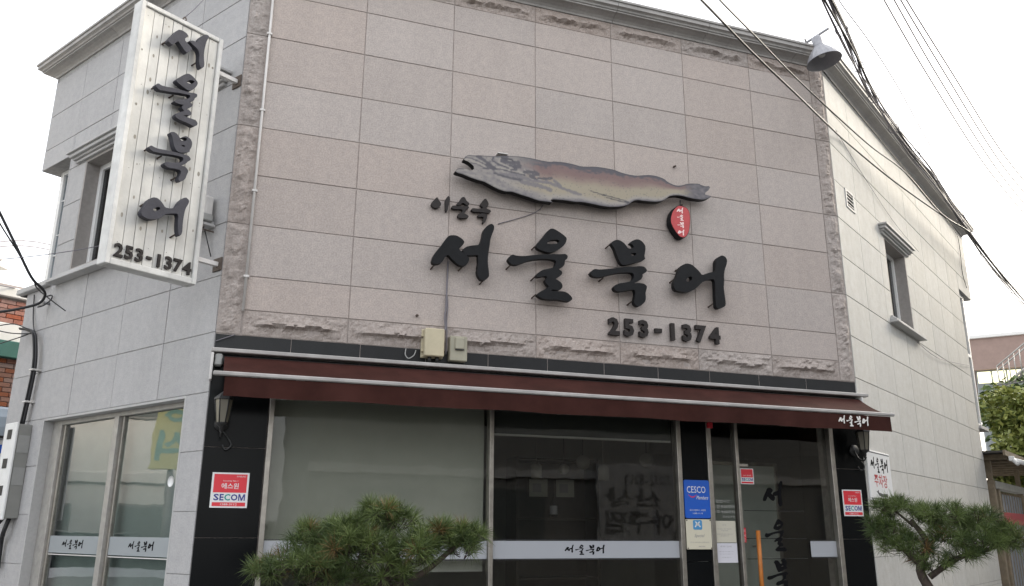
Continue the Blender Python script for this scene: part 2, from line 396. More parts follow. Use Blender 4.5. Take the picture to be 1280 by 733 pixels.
NEEDLE = leaf_mat("pine_needles", (0.024, 0.045, 0.014), (0.135, 0.180, 0.052))
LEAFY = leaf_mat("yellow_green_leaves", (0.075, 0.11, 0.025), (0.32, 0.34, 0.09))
GLYPHS={
'M1':'1.617,3.909 1.625,3.884 1.656,3.879 1.706,3.894 1.73,3.928 1.748,3.969 1.773,3.985 1.812,3.944 1.871,3.899 1.922,3.886 1.966,3.917 1.982,3.97 1.958,4 1.906,4.033 1.869,4.055 1.911,4.093 1.93,4.128 1.916,4.152 1.87,4.18 1.832,4.188 1.78,4.179 1.749,4.145 1.713,4.082 1.676,4.032 1.634,3.969 | 1.912,4.053 1.944,4.083 1.995,4.103 2.08,4.12 2.105,4.196 2.113,4.263 2.136,4.306 2.175,4.341 2.202,4.351 2.225,4.329 2.222,4.291 2.203,4.241 2.188,4.193 2.178,4.112 2.169,4.044 2.164,3.978 2.168,3.913 2.175,3.875 2.18,3.823 2.169,3.799 2.131,3.771 2.092,3.777 2.068,3.811 2.058,3.855 2.064,3.882 2.061,3.901 2.07,3.941 2.065,3.98 2.068,4.017 2.01,4.006 1.958,4 1.926,4.016',
'N1':'1.61,4.496 1.616,4.52 1.64,4.547 1.659,4.574 1.672,4.576 1.686,4.547 1.706,4.523 1.709,4.503 1.688,4.476 1.656,4.463 1.627,4.472 | 1.75,4.563 1.763,4.592 1.782,4.608 1.795,4.59 1.793,4.549 1.782,4.5 1.773,4.445 1.754,4.445 1.752,4.496 1.749,4.529',
'N2':'1.862,4.538 1.888,4.566 1.907,4.606 1.927,4.619 1.947,4.611 1.96,4.582 1.99,4.563 1.988,4.542 1.961,4.534 1.941,4.552 1.921,4.557 1.896,4.529 1.869,4.521 | 1.811,4.497 1.824,4.515 1.902,4.516 1.981,4.53 1.989,4.508 1.956,4.494 1.954,4.469 1.941,4.447 1.97,4.438 1.988,4.422 1.977,4.407 1.918,4.394 1.881,4.399 1.876,4.421 1.891,4.447 1.917,4.453 1.924,4.49 1.838,4.478 1.814,4.484',
'N3':'2.101,4.558 2.114,4.587 2.14,4.625 2.156,4.632 2.174,4.612 2.188,4.584 2.182,4.558 2.166,4.545 2.169,4.526 2.209,4.518 2.212,4.498 2.183,4.483 2.102,4.483 2.029,4.477 2.009,4.497 2.022,4.515 2.088,4.515 2.122,4.526 2.131,4.54 2.115,4.542 | 2.076,4.445 2.102,4.469 2.156,4.476 2.176,4.461 2.17,4.424 2.155,4.385 2.137,4.369 2.127,4.377 2.137,4.419 2.136,4.44 2.103,4.435 2.079,4.432',
'M2':'2.657,4.185 2.691,4.23 2.733,4.283 2.782,4.351 2.81,4.378 2.845,4.384 2.901,4.359 2.95,4.331 2.988,4.301 2.977,4.252 2.942,4.206 2.885,4.162 2.829,4.134 2.787,4.126 2.718,4.138 2.67,4.153 | 2.771,4.219 2.795,4.25 2.837,4.266 2.886,4.272 2.911,4.261 2.886,4.231 2.83,4.22 2.788,4.215 | 2.366,4.01 2.386,4.042 2.416,4.064 2.453,4.053 2.527,4.058 2.622,4.08 2.732,4.102 2.857,4.117 2.927,4.126 2.969,4.134 2.994,4.116 2.989,4.085 2.961,4.065 2.96,4.024 2.932,3.987 2.883,3.971 2.925,3.953 2.935,3.927 2.903,3.89 2.854,3.865 2.882,3.854 2.923,3.832 2.937,3.793 2.915,3.76 2.874,3.75 2.826,3.755 2.805,3.737 2.867,3.74 2.95,3.745 2.991,3.732 3.026,3.702 3.039,3.677 3.011,3.65 2.962,3.647 2.88,3.655 2.784,3.646 2.716,3.652 2.675,3.672 2.662,3.686 2.696,3.716 2.75,3.748 2.792,3.778 2.778,3.79 2.751,3.82 2.751,3.84 2.779,3.877 2.744,3.88 2.683,3.86 2.652,3.87 2.669,3.898 2.717,3.937 2.786,3.96 2.842,3.977 2.863,4.013 2.87,4.048 2.828,4.059 2.745,4.056 2.649,4.04 2.568,4.013 2.5,3.979 2.453,3.96 2.406,3.962 2.377,3.985',
'M3':'3.472,4.306 3.496,4.332 3.53,4.35 3.571,4.352 3.611,4.334 3.644,4.305 3.664,4.273 3.705,4.274 3.733,4.29 3.72,4.321 3.686,4.33 3.708,4.358 3.757,4.384 3.799,4.387 3.839,4.362 3.866,4.325 3.864,4.28 3.847,4.206 3.86,4.188 3.838,4.166 3.768,4.139 3.685,4.11 3.623,4.09 3.583,4.092 3.557,4.134 3.532,4.195 3.514,4.251 3.488,4.286 | 3.689,4.216 3.717,4.232 3.758,4.235 3.75,4.21 3.709,4.2 | 3.233,3.961 3.254,3.992 3.287,4.015 3.333,4.01 3.426,4.027 3.534,4.051 3.643,4.076 3.725,4.086 3.808,4.101 3.849,4.096 3.875,4.061 3.853,4.033 3.818,4.02 3.82,3.991 3.802,3.957 3.76,3.933 3.704,3.908 3.773,3.918 3.834,3.916 3.865,3.893 3.859,3.861 3.844,3.821 3.848,3.771 3.84,3.733 3.804,3.692 3.763,3.667 3.729,3.678 3.708,3.708 3.719,3.759 3.73,3.797 3.722,3.841 3.688,3.837 3.62,3.818 3.539,3.801 3.5,3.812 3.487,3.842 3.508,3.869 3.556,3.893 3.623,3.906 3.678,3.925 3.713,3.954 3.721,3.993 3.709,4.017 3.654,4.017 3.559,4.003 3.465,3.975 3.371,3.939 3.311,3.927 3.259,3.934',
'M4':'4.178,3.964 4.201,4.006 4.225,4.054 4.25,4.122 4.288,4.165 4.34,4.191 4.404,4.185 4.452,4.151 4.493,4.116 4.52,4.079 4.572,4.102 4.64,4.128 4.684,4.136 4.691,4.197 4.697,4.258 4.725,4.297 4.779,4.331 4.823,4.319 4.843,4.281 4.832,4.233 4.805,4.176 4.789,4.115 4.788,4.048 4.775,3.967 4.781,3.902 4.787,3.837 4.787,3.779 4.759,3.754 4.699,3.731 4.668,3.748 4.667,3.8 4.666,3.878 4.671,3.957 4.671,4.052 4.604,4.042 4.53,4.014 4.484,3.97 4.438,3.927 4.386,3.895 4.321,3.872 4.25,3.875 4.194,3.882 4.175,3.919 | 4.321,3.992 4.337,4.029 4.374,4.053 4.4,4.046 4.393,4.013 4.356,3.99',
'B1':'-0.778,5.482 -0.743,5.555 -0.7,5.631 -0.665,5.644 -0.623,5.638 -0.599,5.62 -0.635,5.568 -0.59,5.543 -0.554,5.522 -0.556,5.504 -0.592,5.454 -0.623,5.471 -0.66,5.504 -0.687,5.528 -0.708,5.496 -0.732,5.463 -0.757,5.474 | -0.59,5.577 -0.559,5.596 -0.53,5.6 -0.511,5.596 -0.501,5.641 -0.476,5.688 -0.441,5.719 -0.41,5.718 -0.412,5.695 -0.426,5.661 -0.433,5.614 -0.439,5.558 -0.436,5.49 -0.419,5.411 -0.443,5.374 -0.464,5.39 -0.476,5.436 -0.479,5.495 -0.492,5.532 -0.524,5.55 -0.559,5.563',
'B2':'-0.661,5.166 -0.619,5.219 -0.575,5.265 -0.543,5.274 -0.504,5.26 -0.463,5.232 -0.464,5.206 -0.481,5.169 -0.509,5.133 -0.537,5.117 -0.574,5.123 -0.617,5.137 -0.651,5.15 | -0.569,5.183 -0.545,5.216 -0.513,5.23 -0.491,5.224 -0.505,5.2 -0.532,5.184 | -0.833,5.034 -0.81,5.065 -0.782,5.057 -0.743,5.063 -0.697,5.075 -0.643,5.087 -0.579,5.098 -0.523,5.104 -0.483,5.119 -0.453,5.118 -0.455,5.092 -0.473,5.076 -0.478,5.048 -0.497,5.032 -0.524,5.016 -0.504,5.016 -0.482,5.009 -0.491,4.984 -0.517,4.959 -0.54,4.943 -0.515,4.945 -0.489,4.931 -0.483,4.913 -0.505,4.892 -0.533,4.888 -0.56,4.873 -0.511,4.873 -0.462,4.876 -0.437,4.875 -0.417,4.853 -0.431,4.827 -0.454,4.814 -0.496,4.821 -0.545,4.821 -0.594,4.822 -0.623,4.834 -0.629,4.851 -0.602,4.885 -0.564,4.908 -0.553,4.917 -0.579,4.934 -0.578,4.951 -0.564,4.97 -0.603,4.961 -0.639,4.958 -0.652,4.964 -0.631,4.994 -0.578,5.017 -0.531,5.042 -0.514,5.07 -0.524,5.083 -0.568,5.071 -0.631,5.056 -0.693,5.036 -0.754,5.02 -0.795,5.01',
'B3':'-0.652,4.679 -0.622,4.695 -0.59,4.688 -0.563,4.663 -0.552,4.643 -0.521,4.649 -0.498,4.664 -0.5,4.683 -0.525,4.682 -0.551,4.667 -0.533,4.686 -0.507,4.701 -0.469,4.692 -0.447,4.664 -0.448,4.622 -0.464,4.584 -0.459,4.574 -0.493,4.553 -0.539,4.535 -0.574,4.534 -0.598,4.561 -0.614,4.595 -0.628,4.645 | -0.547,4.601 -0.524,4.613 -0.503,4.607 -0.522,4.594 | -0.818,4.476 -0.799,4.503 -0.775,4.497 -0.737,4.496 -0.677,4.508 -0.616,4.518 -0.554,4.526 -0.506,4.532 -0.47,4.536 -0.443,4.515 -0.447,4.498 -0.467,4.48 -0.481,4.457 -0.502,4.437 -0.525,4.421 -0.493,4.428 -0.468,4.418 -0.451,4.396 -0.464,4.355 -0.469,4.326 -0.486,4.3 -0.515,4.282 -0.533,4.296 -0.525,4.326 -0.513,4.362 -0.524,4.382 -0.567,4.378 -0.62,4.367 -0.648,4.369 -0.673,4.383 -0.657,4.408 -0.619,4.418 -0.566,4.434 -0.521,4.456 -0.508,4.483 -0.514,4.501 -0.55,4.499 -0.605,4.491 -0.665,4.476 -0.733,4.462 -0.785,4.458',
'B4':'-0.809,3.923 -0.783,3.976 -0.763,4.033 -0.729,4.072 -0.685,4.078 -0.641,4.05 -0.614,4.018 -0.574,4.022 -0.519,4.046 -0.497,4.108 -0.451,4.166 -0.412,4.147 -0.415,4.117 -0.438,4.063 -0.445,4.002 -0.446,3.932 -0.44,3.842 -0.466,3.809 -0.487,3.886 -0.492,3.999 -0.524,3.995 -0.602,3.967 -0.631,3.928 -0.673,3.898 -0.737,3.878 -0.794,3.889 | -0.716,3.969 -0.696,3.992 -0.665,4.008 -0.649,3.996 -0.677,3.97 -0.701,3.957',
'FISH':'1.81,4.826 1.826,4.853 1.847,4.867 1.882,4.87 1.925,4.869 1.969,4.859 2.003,4.88 1.998,4.909 1.967,4.935 1.931,4.954 1.896,4.962 1.893,4.973 1.912,5.001 1.944,5.023 1.992,5.023 2.057,5.036 2.123,5.041 2.2,5.048 2.266,5.064 2.344,5.077 2.434,5.088 2.501,5.092 2.581,5.092 2.649,5.088 2.707,5.083 2.799,5.083 2.846,5.096 2.939,5.103 3.045,5.1 3.11,5.091 3.13,5.088 3.178,5.091 3.298,5.11 3.395,5.113 3.516,5.11 3.589,5.092 3.675,5.081 3.774,5.08 3.85,5.098 3.939,5.115 4.015,5.115 4.103,5.098 4.152,5.063 4.215,5.045 4.266,5.041 4.319,5.053 4.372,5.077 4.438,5.093 4.531,5.104 4.556,5.092 4.609,5.084 4.656,5.095 4.668,5.08 4.645,5.043 4.604,5.013 4.599,4.987 4.641,4.985 4.681,4.978 4.646,4.954 4.598,4.932 4.545,4.922 4.467,4.919 4.389,4.924 4.325,4.932 4.26,4.932 4.196,4.918 4.156,4.903 4.103,4.859 4.064,4.838 4.001,4.821 3.913,4.813 3.838,4.81 3.782,4.81 3.738,4.798 3.7,4.769 3.663,4.738 3.601,4.714 3.528,4.698 3.443,4.686 3.359,4.686 3.276,4.692 3.193,4.698 3.123,4.697 3.073,4.689 2.98,4.691 2.899,4.688 2.83,4.682 2.798,4.671 2.824,4.646 2.801,4.649 2.727,4.647 2.671,4.647 2.592,4.664 2.502,4.68 2.435,4.693 2.391,4.701 2.325,4.693 2.27,4.702 2.204,4.723 2.149,4.746 2.105,4.764 2.029,4.773 1.954,4.789 1.889,4.809 1.835,4.815',
'TAG':'4.28,4.832 4.335,4.831 4.381,4.82 4.411,4.78 4.419,4.716 4.411,4.629 4.392,4.54 4.356,4.484 4.323,4.467 4.282,4.471 4.239,4.512 4.201,4.567 4.176,4.624 4.18,4.684 4.201,4.747 4.241,4.8'}
# ------------------------------------------------------------------ ground
def rect_sheet(name, x0, x1, y0, y1, z, m, M=ID):
    o = MB().quad((x0, y0, z), (x1, y0, z), (x1, y1, z), (x0, y1, z)).build(name, m, None, M); o["kind"] = "structure"; return o
rect_sheet("ground", -400, 400, -400, 400, -0.02, CONC)
rect_sheet("road", -60, 60, -30, 6.2, 0.0, ASPH, frame((0, 0), FD) @ T(0, 0, 0))
k = MB()
k.prism([[(-0.6, 0.02), (6.9, 0.02), (6.9, 0.12), (-0.6, 0.12)]], -1.9, 0.0)
o = k.build("pavement", PAVE, None, FRONT); o["kind"] = "structure"

# ------------------------------------------------------------------ restaurant building
bld = thing("restaurant_building", "two storey corner restaurant clad in pink and grey granite slabs", "building", FRONT)

def sub_rects(r, holes):
    rs = [r]
    for h in holes:
        o = []
        for a in rs:
            x0, x1, z0, z1 = a
            if h[0] >= x1-1e-6 or h[1] <= x0+1e-6 or h[2] >= z1-1e-6 or h[3] <= z0+1e-6: o.append(a); continue
            if h[0] > x0: o.append((x0, h[0], z0, z1))
            if h[1] < x1: o.append((h[1], x1, z0, z1))
            xa, xb = max(x0, h[0]), min(x1, h[1])
            if h[2] > z0: o.append((xa, xb, z0, h[2]))
            if h[3] < z1: o.append((xa, xb, h[3], z1))
        rs = o
    return [a for a in rs if a[1]-a[0] > 0.02 and a[3]-a[2] > 0.02]

_pm = {}
def panel_mesh(wd, ht, m):
    k = (round(wd, 3), round(ht, 3), m.name)
    if k not in _pm:
        b = MB(); b.cbox(-wd/2, wd/2, 0.0, 0.03, -ht/2, ht/2, 0.0025)
        _pm[k] = b.mesh("granite_panel"); _pm[k].materials.append(m)
    return _pm[k]
rnd = random.Random(7)
def clad(wall, M, xs, zs, holes, m, gap=0.0038, limit=None):
    n = 0
    for i in range(len(xs)-1):
        for j in range(len(zs)-1):
            for (x0, x1, z0, z1) in sub_rects((xs[i], xs[i+1], zs[j], zs[j+1]), holes):
                g = [gap if abs(x0-xs[i]) < 1e-6 else 0.001, gap if abs(x1-xs[i+1]) < 1e-6 else 0.001, gap*.9 if abs(z0-zs[j]) < 1e-6 else 0.001, gap*.9 if abs(z1-zs[j+1]) < 1e-6 else 0.001]
                x0 += g[0]; x1 -= g[1]; z0 += g[2]; z1 -= g[3]
                if x1-x0 < 0.02 or z1-z0 < 0.02: continue
                o = obj("granite_panel", panel_mesh(x1-x0, z1-z0, m), None, wall, M @ T((x0+x1)/2, rnd.uniform(-0.0012, 0.0012), (z0+z1)/2))
                n += 1
    return n
def backing(name, M, x0, x1, z0, z1, holes, m, y0=0.007, y1=0.26, label=None):
    b = MB()
    for r in sub_rects((x0, x1, z0, z1), holes): b.box(r[0], r[1], y0, y1, r[2], r[3])
    return b.build(name, m, bld, M, label)

COURSE = 0.4747
zc = [6.468-COURSE*i for i in range(0, 14)]        # 6.468, 5.993, 5.519, 5.044, 4.569, 4.095, 3.620, 3.145 ...
# --- pink front
SHOP = (0.28, 6.10, 0.15, 2.86)
fw = backing("wall", FRONT, -0.20, 6.47, 0.0, 7.0, [SHOP], MORTAR, label="pinkish granite front wall above the awning")
xs = [0.0, 0.9, 1.8, 2.7, 3.6, 4.5, 5.4, 6.275]
zs = sorted([6.772, 6.468] + zc[1:7] + [3.315])
clad(fw, FRONT, xs, zs, [], PINK)
# rock-faced stones: real relief
def rock(x0, x1, z0, z1, seed, mode, amp):
    nx, nz = max(6, int((x1-x0)/0.018)), max(6, int((z1-z0)/0.018)); b = MB(); vs = []
    nx, nz = min(nx, 52), min(nz, 52)
    for j in range(nz+1):
        for i in range(nx+1):
            x = x0+(x1-x0)*i/nx; z = z0+(z1-z0)*j/nz
            e = min(x-x0, x1-x, z-z0, z1-z)
            msk = min(1.0, max(0.0, e/0.035))
            p = Vector((x*6.0+seed*11.3, z*6.0, seed*3.1))
            nn = mnoise.fractal(p, 0.9, 2.1, 5)
            if mode == 'band':
                line = (z0+z1)/2 - 0.012 + 0.028*mnoise.noise(Vector((x*4.2, seed*5.7, 1.0))) + 0.014*mnoise.noise(Vector((x*17, seed, 4.0)))
                ends = min(1.0, max(0.0, (min(x-x0, x1-x)-0.05)/0.12))
                t = (z1-z)/max(0.02, z1-line)
                if z >= line: d = amp*(max(0, t)**1.6)
                else: d = amp*max(0.0, 1-(line-z)/0.022)*0.55 - 0.004
                d = d*ends*(0.8+0.5*mnoise.noise(Vector((x*7, 3.0, seed)))) + 0.006*nn*msk
            else:
                bx = min(1.0, max(0.0, (min(x-x0, x1-x)-0.025)/0.035)); bz = min(1.0, max(0.0, (min(z-z0, z1-z)-0.01)/0.05))
                d = amp*(bx*bz)*(0.75+0.5*nn) + 0.006*nn*msk
                r_ = mnoise.noise(Vector((x*9+seed, z*9, 2.0)))
                if r_ > 0.42: d += 0.012*bx*bz
            if mode == 'band' or True:
                dist, cells = mnoise.voronoi(Vector((x*15+seed, z*22, seed*1.7)))
                fc = mnoise.cell(cells[0]*7.3) if hasattr(mnoise, 'cell') else 0.0
                kk = 1.0 if mode == 'band' else 0.7
                d += kk*(0.009*msk*fc + 0.010*msk*min(0.4, dist[1]-dist[0]))
            vs.append((x, -d, z))
    fs = [(j*(nx+1)+i, j*(nx+1)+i+1, (j+1)*(nx+1)+i+1, (j+1)*(nx+1)+i) for j in range(nz) for i in range(nx)]
    b.add(vs, fs)
    per = [i for i in range(nx+1)] + [j*(nx+1)+nx for j in range(1, nz+1)] + [nz*(nx+1)+i for i in range(nx-1, -1, -1)] + [j*(nx+1) for j in range(nz-1, 0, -1)]
    n0 = len(b.v); b.v += [(b.v[i][0], 0.03, b.v[i][2]) for i in per]; m = len(per)
    for q in range(m): b.f.append([per[q], n0+q, n0+(q+1) % m, per[(q+1) % m]]); b.mi.append(0); b.smooth.append(False)
    return b
g = 0.004
for i in range(7):
    x0, x1 = xs[i], xs[i+1]
    rock(x0+g, x1-g, 6.772+g, 6.962, 20+i, 'band', 0.060).build("rock_faced_stone", ROCK, fw, FRONT)
    rock(x0+g, x1-g, 3.095, 3.315-g, 40+i, 'band', 0.055).build("rock_faced_stone", ROCK, fw, FRONT)
zp = [3.095, 4.095, 5.044, 5.993, 6.962]
for j in range(4):
    rock(-0.205, -0.012, zp[j]+g, zp[j+1]-g, 60+j, 'rock', 0.024).build("rock_faced_stone", ROCK, fw, FRONT)
    rock(6.281, 6.474, zp[j]+g, zp[j+1]-g, 70+j, 'rock', 0.024).build("rock_faced_stone", ROCK, fw, FRONT)
# black granite band over the awning
bx = [-0.205, 0.42, 1.02, 1.62, 2.22, 2.82, 3.42, 4.02, 4.62, 5.22, 5.82, 6.474]
for a, b_ in zip(bx[:-1], bx[1:]):
    MB().cbox(a+0.002, b_-0.002, 0.004, 0.03, 2.862, 3.089, 0.002).build("black_granite_slab", BLACKB, fw, FRONT)
# black granite piers of the shop front
def slabs(x0, x1, zlist, y=0.0):
    for a, b_ in zip(zlist[:-1], zlist[1:]):
        MB().cbox(x0, x1, y, y+0.05, a+0.0015, b_-0.0015, 0.002).build("black_granite_slab", BLACKG, fw, FRONT)
slabs(-0.205, 0.278, [0.12, 0.72, 1.43, 2.145, 2.855])
slabs(6.103, 6.474, [0.12, 0.72, 1.43, 2.145, 2.855])
slabs(4.243, 4.533, [0.12, 0.72, 1.22, 1.95, 2.70], 0.01)
# small anchor stubs left in the wall
for (x, z) in ((4.32, 5.33), (4.27, 4.66), (1.52, 3.40)):
    MB().tube([(x, 0.0, z), (x, -0.035, z-0.004)], 0.012, 8).build("anchor_stub", RUST, fw, FRONT)

# --- grey left wall (x negative to the left)
LWIN = (-3.008, -0.336, 0.35, 2.592); UWIN = (-2.955, -0.45, 4.19, 5.515); CWIN = (-4.20, -3.37, 4.165, 5.695)
lh = [LWIN, UWIN, CWIN, (-4.20, -3.935, 0, 4.10)]
lw = backing("wall", LEFT, -4.13, -0.012, 0.0, 7.0, lh, MORTARL, label="pale grey granite side wall behind the hanging sign")
lx = [-4.135, -3.33, -2.485, -1.63, -0.808, -0.004]
lz = [0.20, 0.67, 1.15, 1.63, 2.11, 2.592, 3.105, 3.605, 4.095, 4.569, 5.044, 5.505, 5.955, 6.415, 6.90]
clad(lw, LEFT, lx, lz, lh, GREY)
# --- right wall
RWIN = (1.93, 2.98, 4.22, 5.345); RC = (6.66, 7.76, 3.27, 5.695)
rh = [RWIN, RC, (6.66, 7.76, 0, 3.28)]
rw = backing("wall", RIGHT, 0.012, 7.70, 0.0, 7.0, rh, MORTARL, label="cream granite side wall along the parking entrance")
rx = [0.004] + [0.83*i for i in range(1, 9)] + [7.705]
clad(rw, RIGHT, rx, [0.25, 0.72] + zc[12:0:-1] + [6.468, 6.90], rh, CREAM)
# core: floor slab, flat roof, inner faces of the recesses
def on_front(v, z=0.0):  # plan points in world from the front frame
    return FRONT @ Vector((v[0], v[1], z))
def wl(M, x, y): 
    p = M @ Vector((x, y, 0)); return (p.x, p.y)
plan = [wl(LEFT, -0.02, 0.05), wl(RIGHT, 0.02, 0.05), wl(RIGHT, 7.4, 0.25), wl(RIGHT, 7.4, 4.5), wl(LEFT, -3.7, 6.0), wl(LEFT, -3.7, 0.25)]
def plan_slab(z0, z1):
    b = MB(); n = len(plan)
    b.add([(x, y, z0) for x, y in plan]+[(x, y, z1) for x, y in plan], [list(range(n))[::-1], list(range(n, 2*n))]+[[i, (i+1) % n, (i+1) % n+n, i+n] for i in range(n)])
    return b
plan_slab(6.90, 7.02).build("roof_slab", CONC, bld)
plan_slab(2.95, 3.06).build("floor_slab", ROOMW, bld)
plan_slab(0.02, 0.10).build("floor_slab", ROOMF, bld)
# back walls close the building
b = MB()
for a, c in ((2, 3), (3, 4), (4, 5)):
    (ax, ay), (cx, cy) = plan[a], plan[c]
    b.quad((ax, ay, 0.1), (cx, cy, 0.1), (cx, cy, 6.9), (ax, ay, 6.9))
b.build("back_wall", ROOMW, bld)

# --- cornice: moulded blocks butted end to end
PROF = [(0.03, 6.966), (-0.012, 6.966), (-0.02, 6.985), (-0.045, 7.005), (-0.085, 7.022), (-0.128, 7.030), (-0.128, 7.046), (-0.142, 7.048), (-0.150, 7.066), (-0.166, 7.074), (-0.180, 7.078), (-0.180, 7.120), (-0.196, 7.124), (-0.196, 7.150), (0.12, 7.165), (0.12, 6.99)]
def cornice(M, xlist, miter0=0.0, miter1=0.0):
    """mitred at the two ends: the profile runs out by miter * depth"""
    n = len(PROF)
    for a, c in zip(xlist[:-1], xlist[1:]):
        b = MB(); g0 = 0.0 if a == xlist[0] else 0.0025; g1 = 0.0 if c == xlist[-1] else 0.0025
        vs = [(a+g0-(miter0*-y if a == xlist[0] else 0), y, z) for y, z in PROF]+[(c-g1+(miter1*-y if c == xlist[-1] else 0), y, z) for y, z in PROF]
        b.add(vs, [[i, i+n, (i+1) % n+n, (i+1) % n] for i in range(n)]+[list(range(n)), list(range(n, 2*n))[::-1]])
        b.build("cornice_block", CORN, bld, M)
t_l = math.tan(R(28.2)); t_r = math.tan(R(15.8))
cornice(FRONT, [-0.212, 0.68, 2.45, 3.62, 4.78, 6.02, 6.482], t_l, t_r)
cornice(LEFT, [-4.14, -2.6, -0.9, 0.0], 1.0, t_l)
cornice(RIGHT, [0.0, 1.7, 3.4, 5.1, 6.7, 7.71], t_r, 1.0)
# returns of the side cornices at the far corners
LRET = LEFT @ T(-4.14, 0, 0) @ Matrix.Rotation(R(-90), 4, 'Z'); cornice(LRET, [-1.6, 0.0], 0, 1.0)
RRET = RIGHT @ T(7.71, 0, 0) @ Matrix.Rotation(R(90), 4, 'Z'); cornice(RRET, [0.0, 1.6], 1.0, 0)
# overhanging upper corners: end wall and soffit
b = MB(); b.box(-4.128, -4.10, 0.0, 1.6, 5.70, 6.96); b.box(-4.10, -3.36, 0.03, 1.6, 5.700, 5.74); b.build("overhang", GREY, bld, LEFT)
b = MB(); b.box(7.67, 7.70, 0.0, 1.6, 5.70, 6.96); b.box(6.66, 7.67, 0.03, 1.6, 5.700, 5.74); b.build("overhang", CREAM, bld, RIGHT)
b = MB(); b.box(-3.93, -3.90, 0.0, 1.6, 0, 4.09); b.build("end_wall", GREY, bld, LEFT)
b = MB(); b.box(6.63, 6.655, 0.03, 1.6, 0, 3.27); b.build("end_wall", CREAM, bld, RIGHT)

def window(M, label=None, name="window"):
    o = bpy.data.objects.new(name, None); o.empty_display_size = .1; link(o, bld, M)
    if label: o["label"] = label
    return o
def bars(parent, M, name, m, rects, y0, y1, c=0.003):
    for r in rects: MB().cbox(r[0], r[1], y0, y1, r[2], r[3], c).build(name, m, parent, M)
def jambs(parent, M, h, y0, y1, t, m, name="reveal"):
    x0, x1, z0, z1 = h; b = MB()
    b.box(x0, x0+t, y0, y1, z0, z1); b.box(x1-t, x1, y0, y1, z0, z1); b.box(x0+t, x1-t, y0, y1, z1-t, z1); b.box(x0+t, x1-t, y0, y1, z0, z0+t)
    return b.build(name, m, parent, M)
def moulded(x0, x1, z, up=True, d=0.10, h=0.14):
    """hood or sill moulding with returned ends"""
    b = MB(); s = 1 if up else -1
    steps = [(0.030, 0.0, 0.25), (0.055, 0.25, 0.45), (0.085, 0.45, 0.78), (0.11, 0.78, 1.0)]
    for i, (dd, a, c) in enumerate(steps):
        dd = dd*d/0.11; z0, z1 = z+s*a*h, z+s*c*h; e = dd*0.9
        b.cbox(x0-e, x1+e, -dd, 0.0, min(z0, z1)+0.0005, max(z0, z1)-0.0005, 0.004)
    return b

# left shop window
lwn = window(LEFT, "shop window of the grey side wall with white lettered band")
jambs(lwn, LEFT, LWIN, 0.001, 0.17, 0.022, TRIM)
bars(lwn, LEFT, "frame", ALU, [(-2.985, -2.80, 0.372, 2.57), (-0.358+0.0, -0.40, 0.372, 2.57)], 0.10, 0.17)
bars(lwn, LEFT, "frame", ALU, [(-2.80, -0.40, 2.525, 2.57), (-2.80, -0.40, 0.372, 0.42)], 0.102, 0.168)
bars(lwn, LEFT, "mullion", ALU, [(-1.70, -1.615, 0.42, 2.525)], 0.09, 0.17)
bars(lwn, LEFT, "sash", STEEL, [(-2.798, -2.76, 0.421, 2.524), (-1.613, -1.58, 0.421, 2.524)], 0.125, 0.165)
for a, c in ((-2.76, -1.70), (-1.58, -0.40)):
    MB().box(a, c, 0.140, 0.146, 0.42, 2.525).build("pane", GLASSL, lwn, LEFT)
    b = MB(); b.box(a, c, 0.1365, 0.1395, 1.265, 1.425); b.build("film_band", FILML, lwn, LEFT)
    b = MB(); b.box(a, c, 0.1368, 0.1395, 1.2455, 1.254); b.build("film_line", WHITEM, lwn, LEFT)
MB().box(-3.0, -0.35, 0.24, 0.245, 0.3, 2.7).build("curtain", BLINDP, lwn, LEFT)
# upper left window with hood and sill
uwn = window(LEFT, "dark upper window half hidden behind the hanging sign")
jambs(uwn, LEFT, UWIN, 0.001, 0.26, 0.03, BROWNF)
bars(uwn, LEFT, "frame", WHITEF, [(-2.925, -2.865, 4.22, 5.485), (-1.70, -1.64, 4.28, 5.425), (-0.54, -0.48, 4.22, 5.485)], 0.15, 0.22)
bars(uwn, LEFT, "frame", WHITEF, [(-2.865, -0.54, 5.425, 5.485), (-2.865, -0.54, 4.22, 4.28)], 0.152, 0.218)
for a, c in ((-2.865, -1.70), (-1.64, -0.54)): MB().box(a, c, 0.18, 0.186, 4.28, 5.425).build("pane", GLASSU, uwn, LEFT)
moulded(-3.12, -0.28, 5.516, True, 0.12, 0.13).build("hood", TRIM, uwn, LEFT)
moulded(-3.12, -0.28, 4.189, False, 0.12, 0.11).build("sill", TRIM, uwn, LEFT)
MB().box(-2.95, -0.46, 0.30, 0.31, 4.1, 5.6).build("curtain", BLINDD, uwn, LEFT)
# wrap-round corner window on the left
cwn = window(LEFT, "narrow corner window under the overhang reflecting the sky")
bars(cwn, LEFT, "frame", WHITEF, [(-3.985, -3.905, 4.17, 5.695)], 0.17, 0.25)
bars(cwn, LEFT, "frame", WHITEF, [(-3.905, -3.36, 4.17, 4.22), (-3.905, -3.36, 5.645, 5.695)], 0.172, 0.248)
MB().box(-3.905, -3.36, 0.20, 0.206, 4.22, 5.645).build("pane", GLASSS, cwn, LEFT)
MB().box(-3.948, -3.942, 0.25, 1.6, 4.22, 5.645).build("pane", GLASSS, cwn, LEFT)
bars(cwn, LEFT, "glazing_bar", WHITEF, [(-3.905, -3.36, z, z+0.012) for z in (4.60, 4.86, 5.30)], 0.19, 0.212, 0.001)
b = MB(); b.cbox(-4.10, -3.34, -0.06, 0.9, 4.10, 4.163, 0.008); b.build("sill", TRIM, cwn, LEFT)
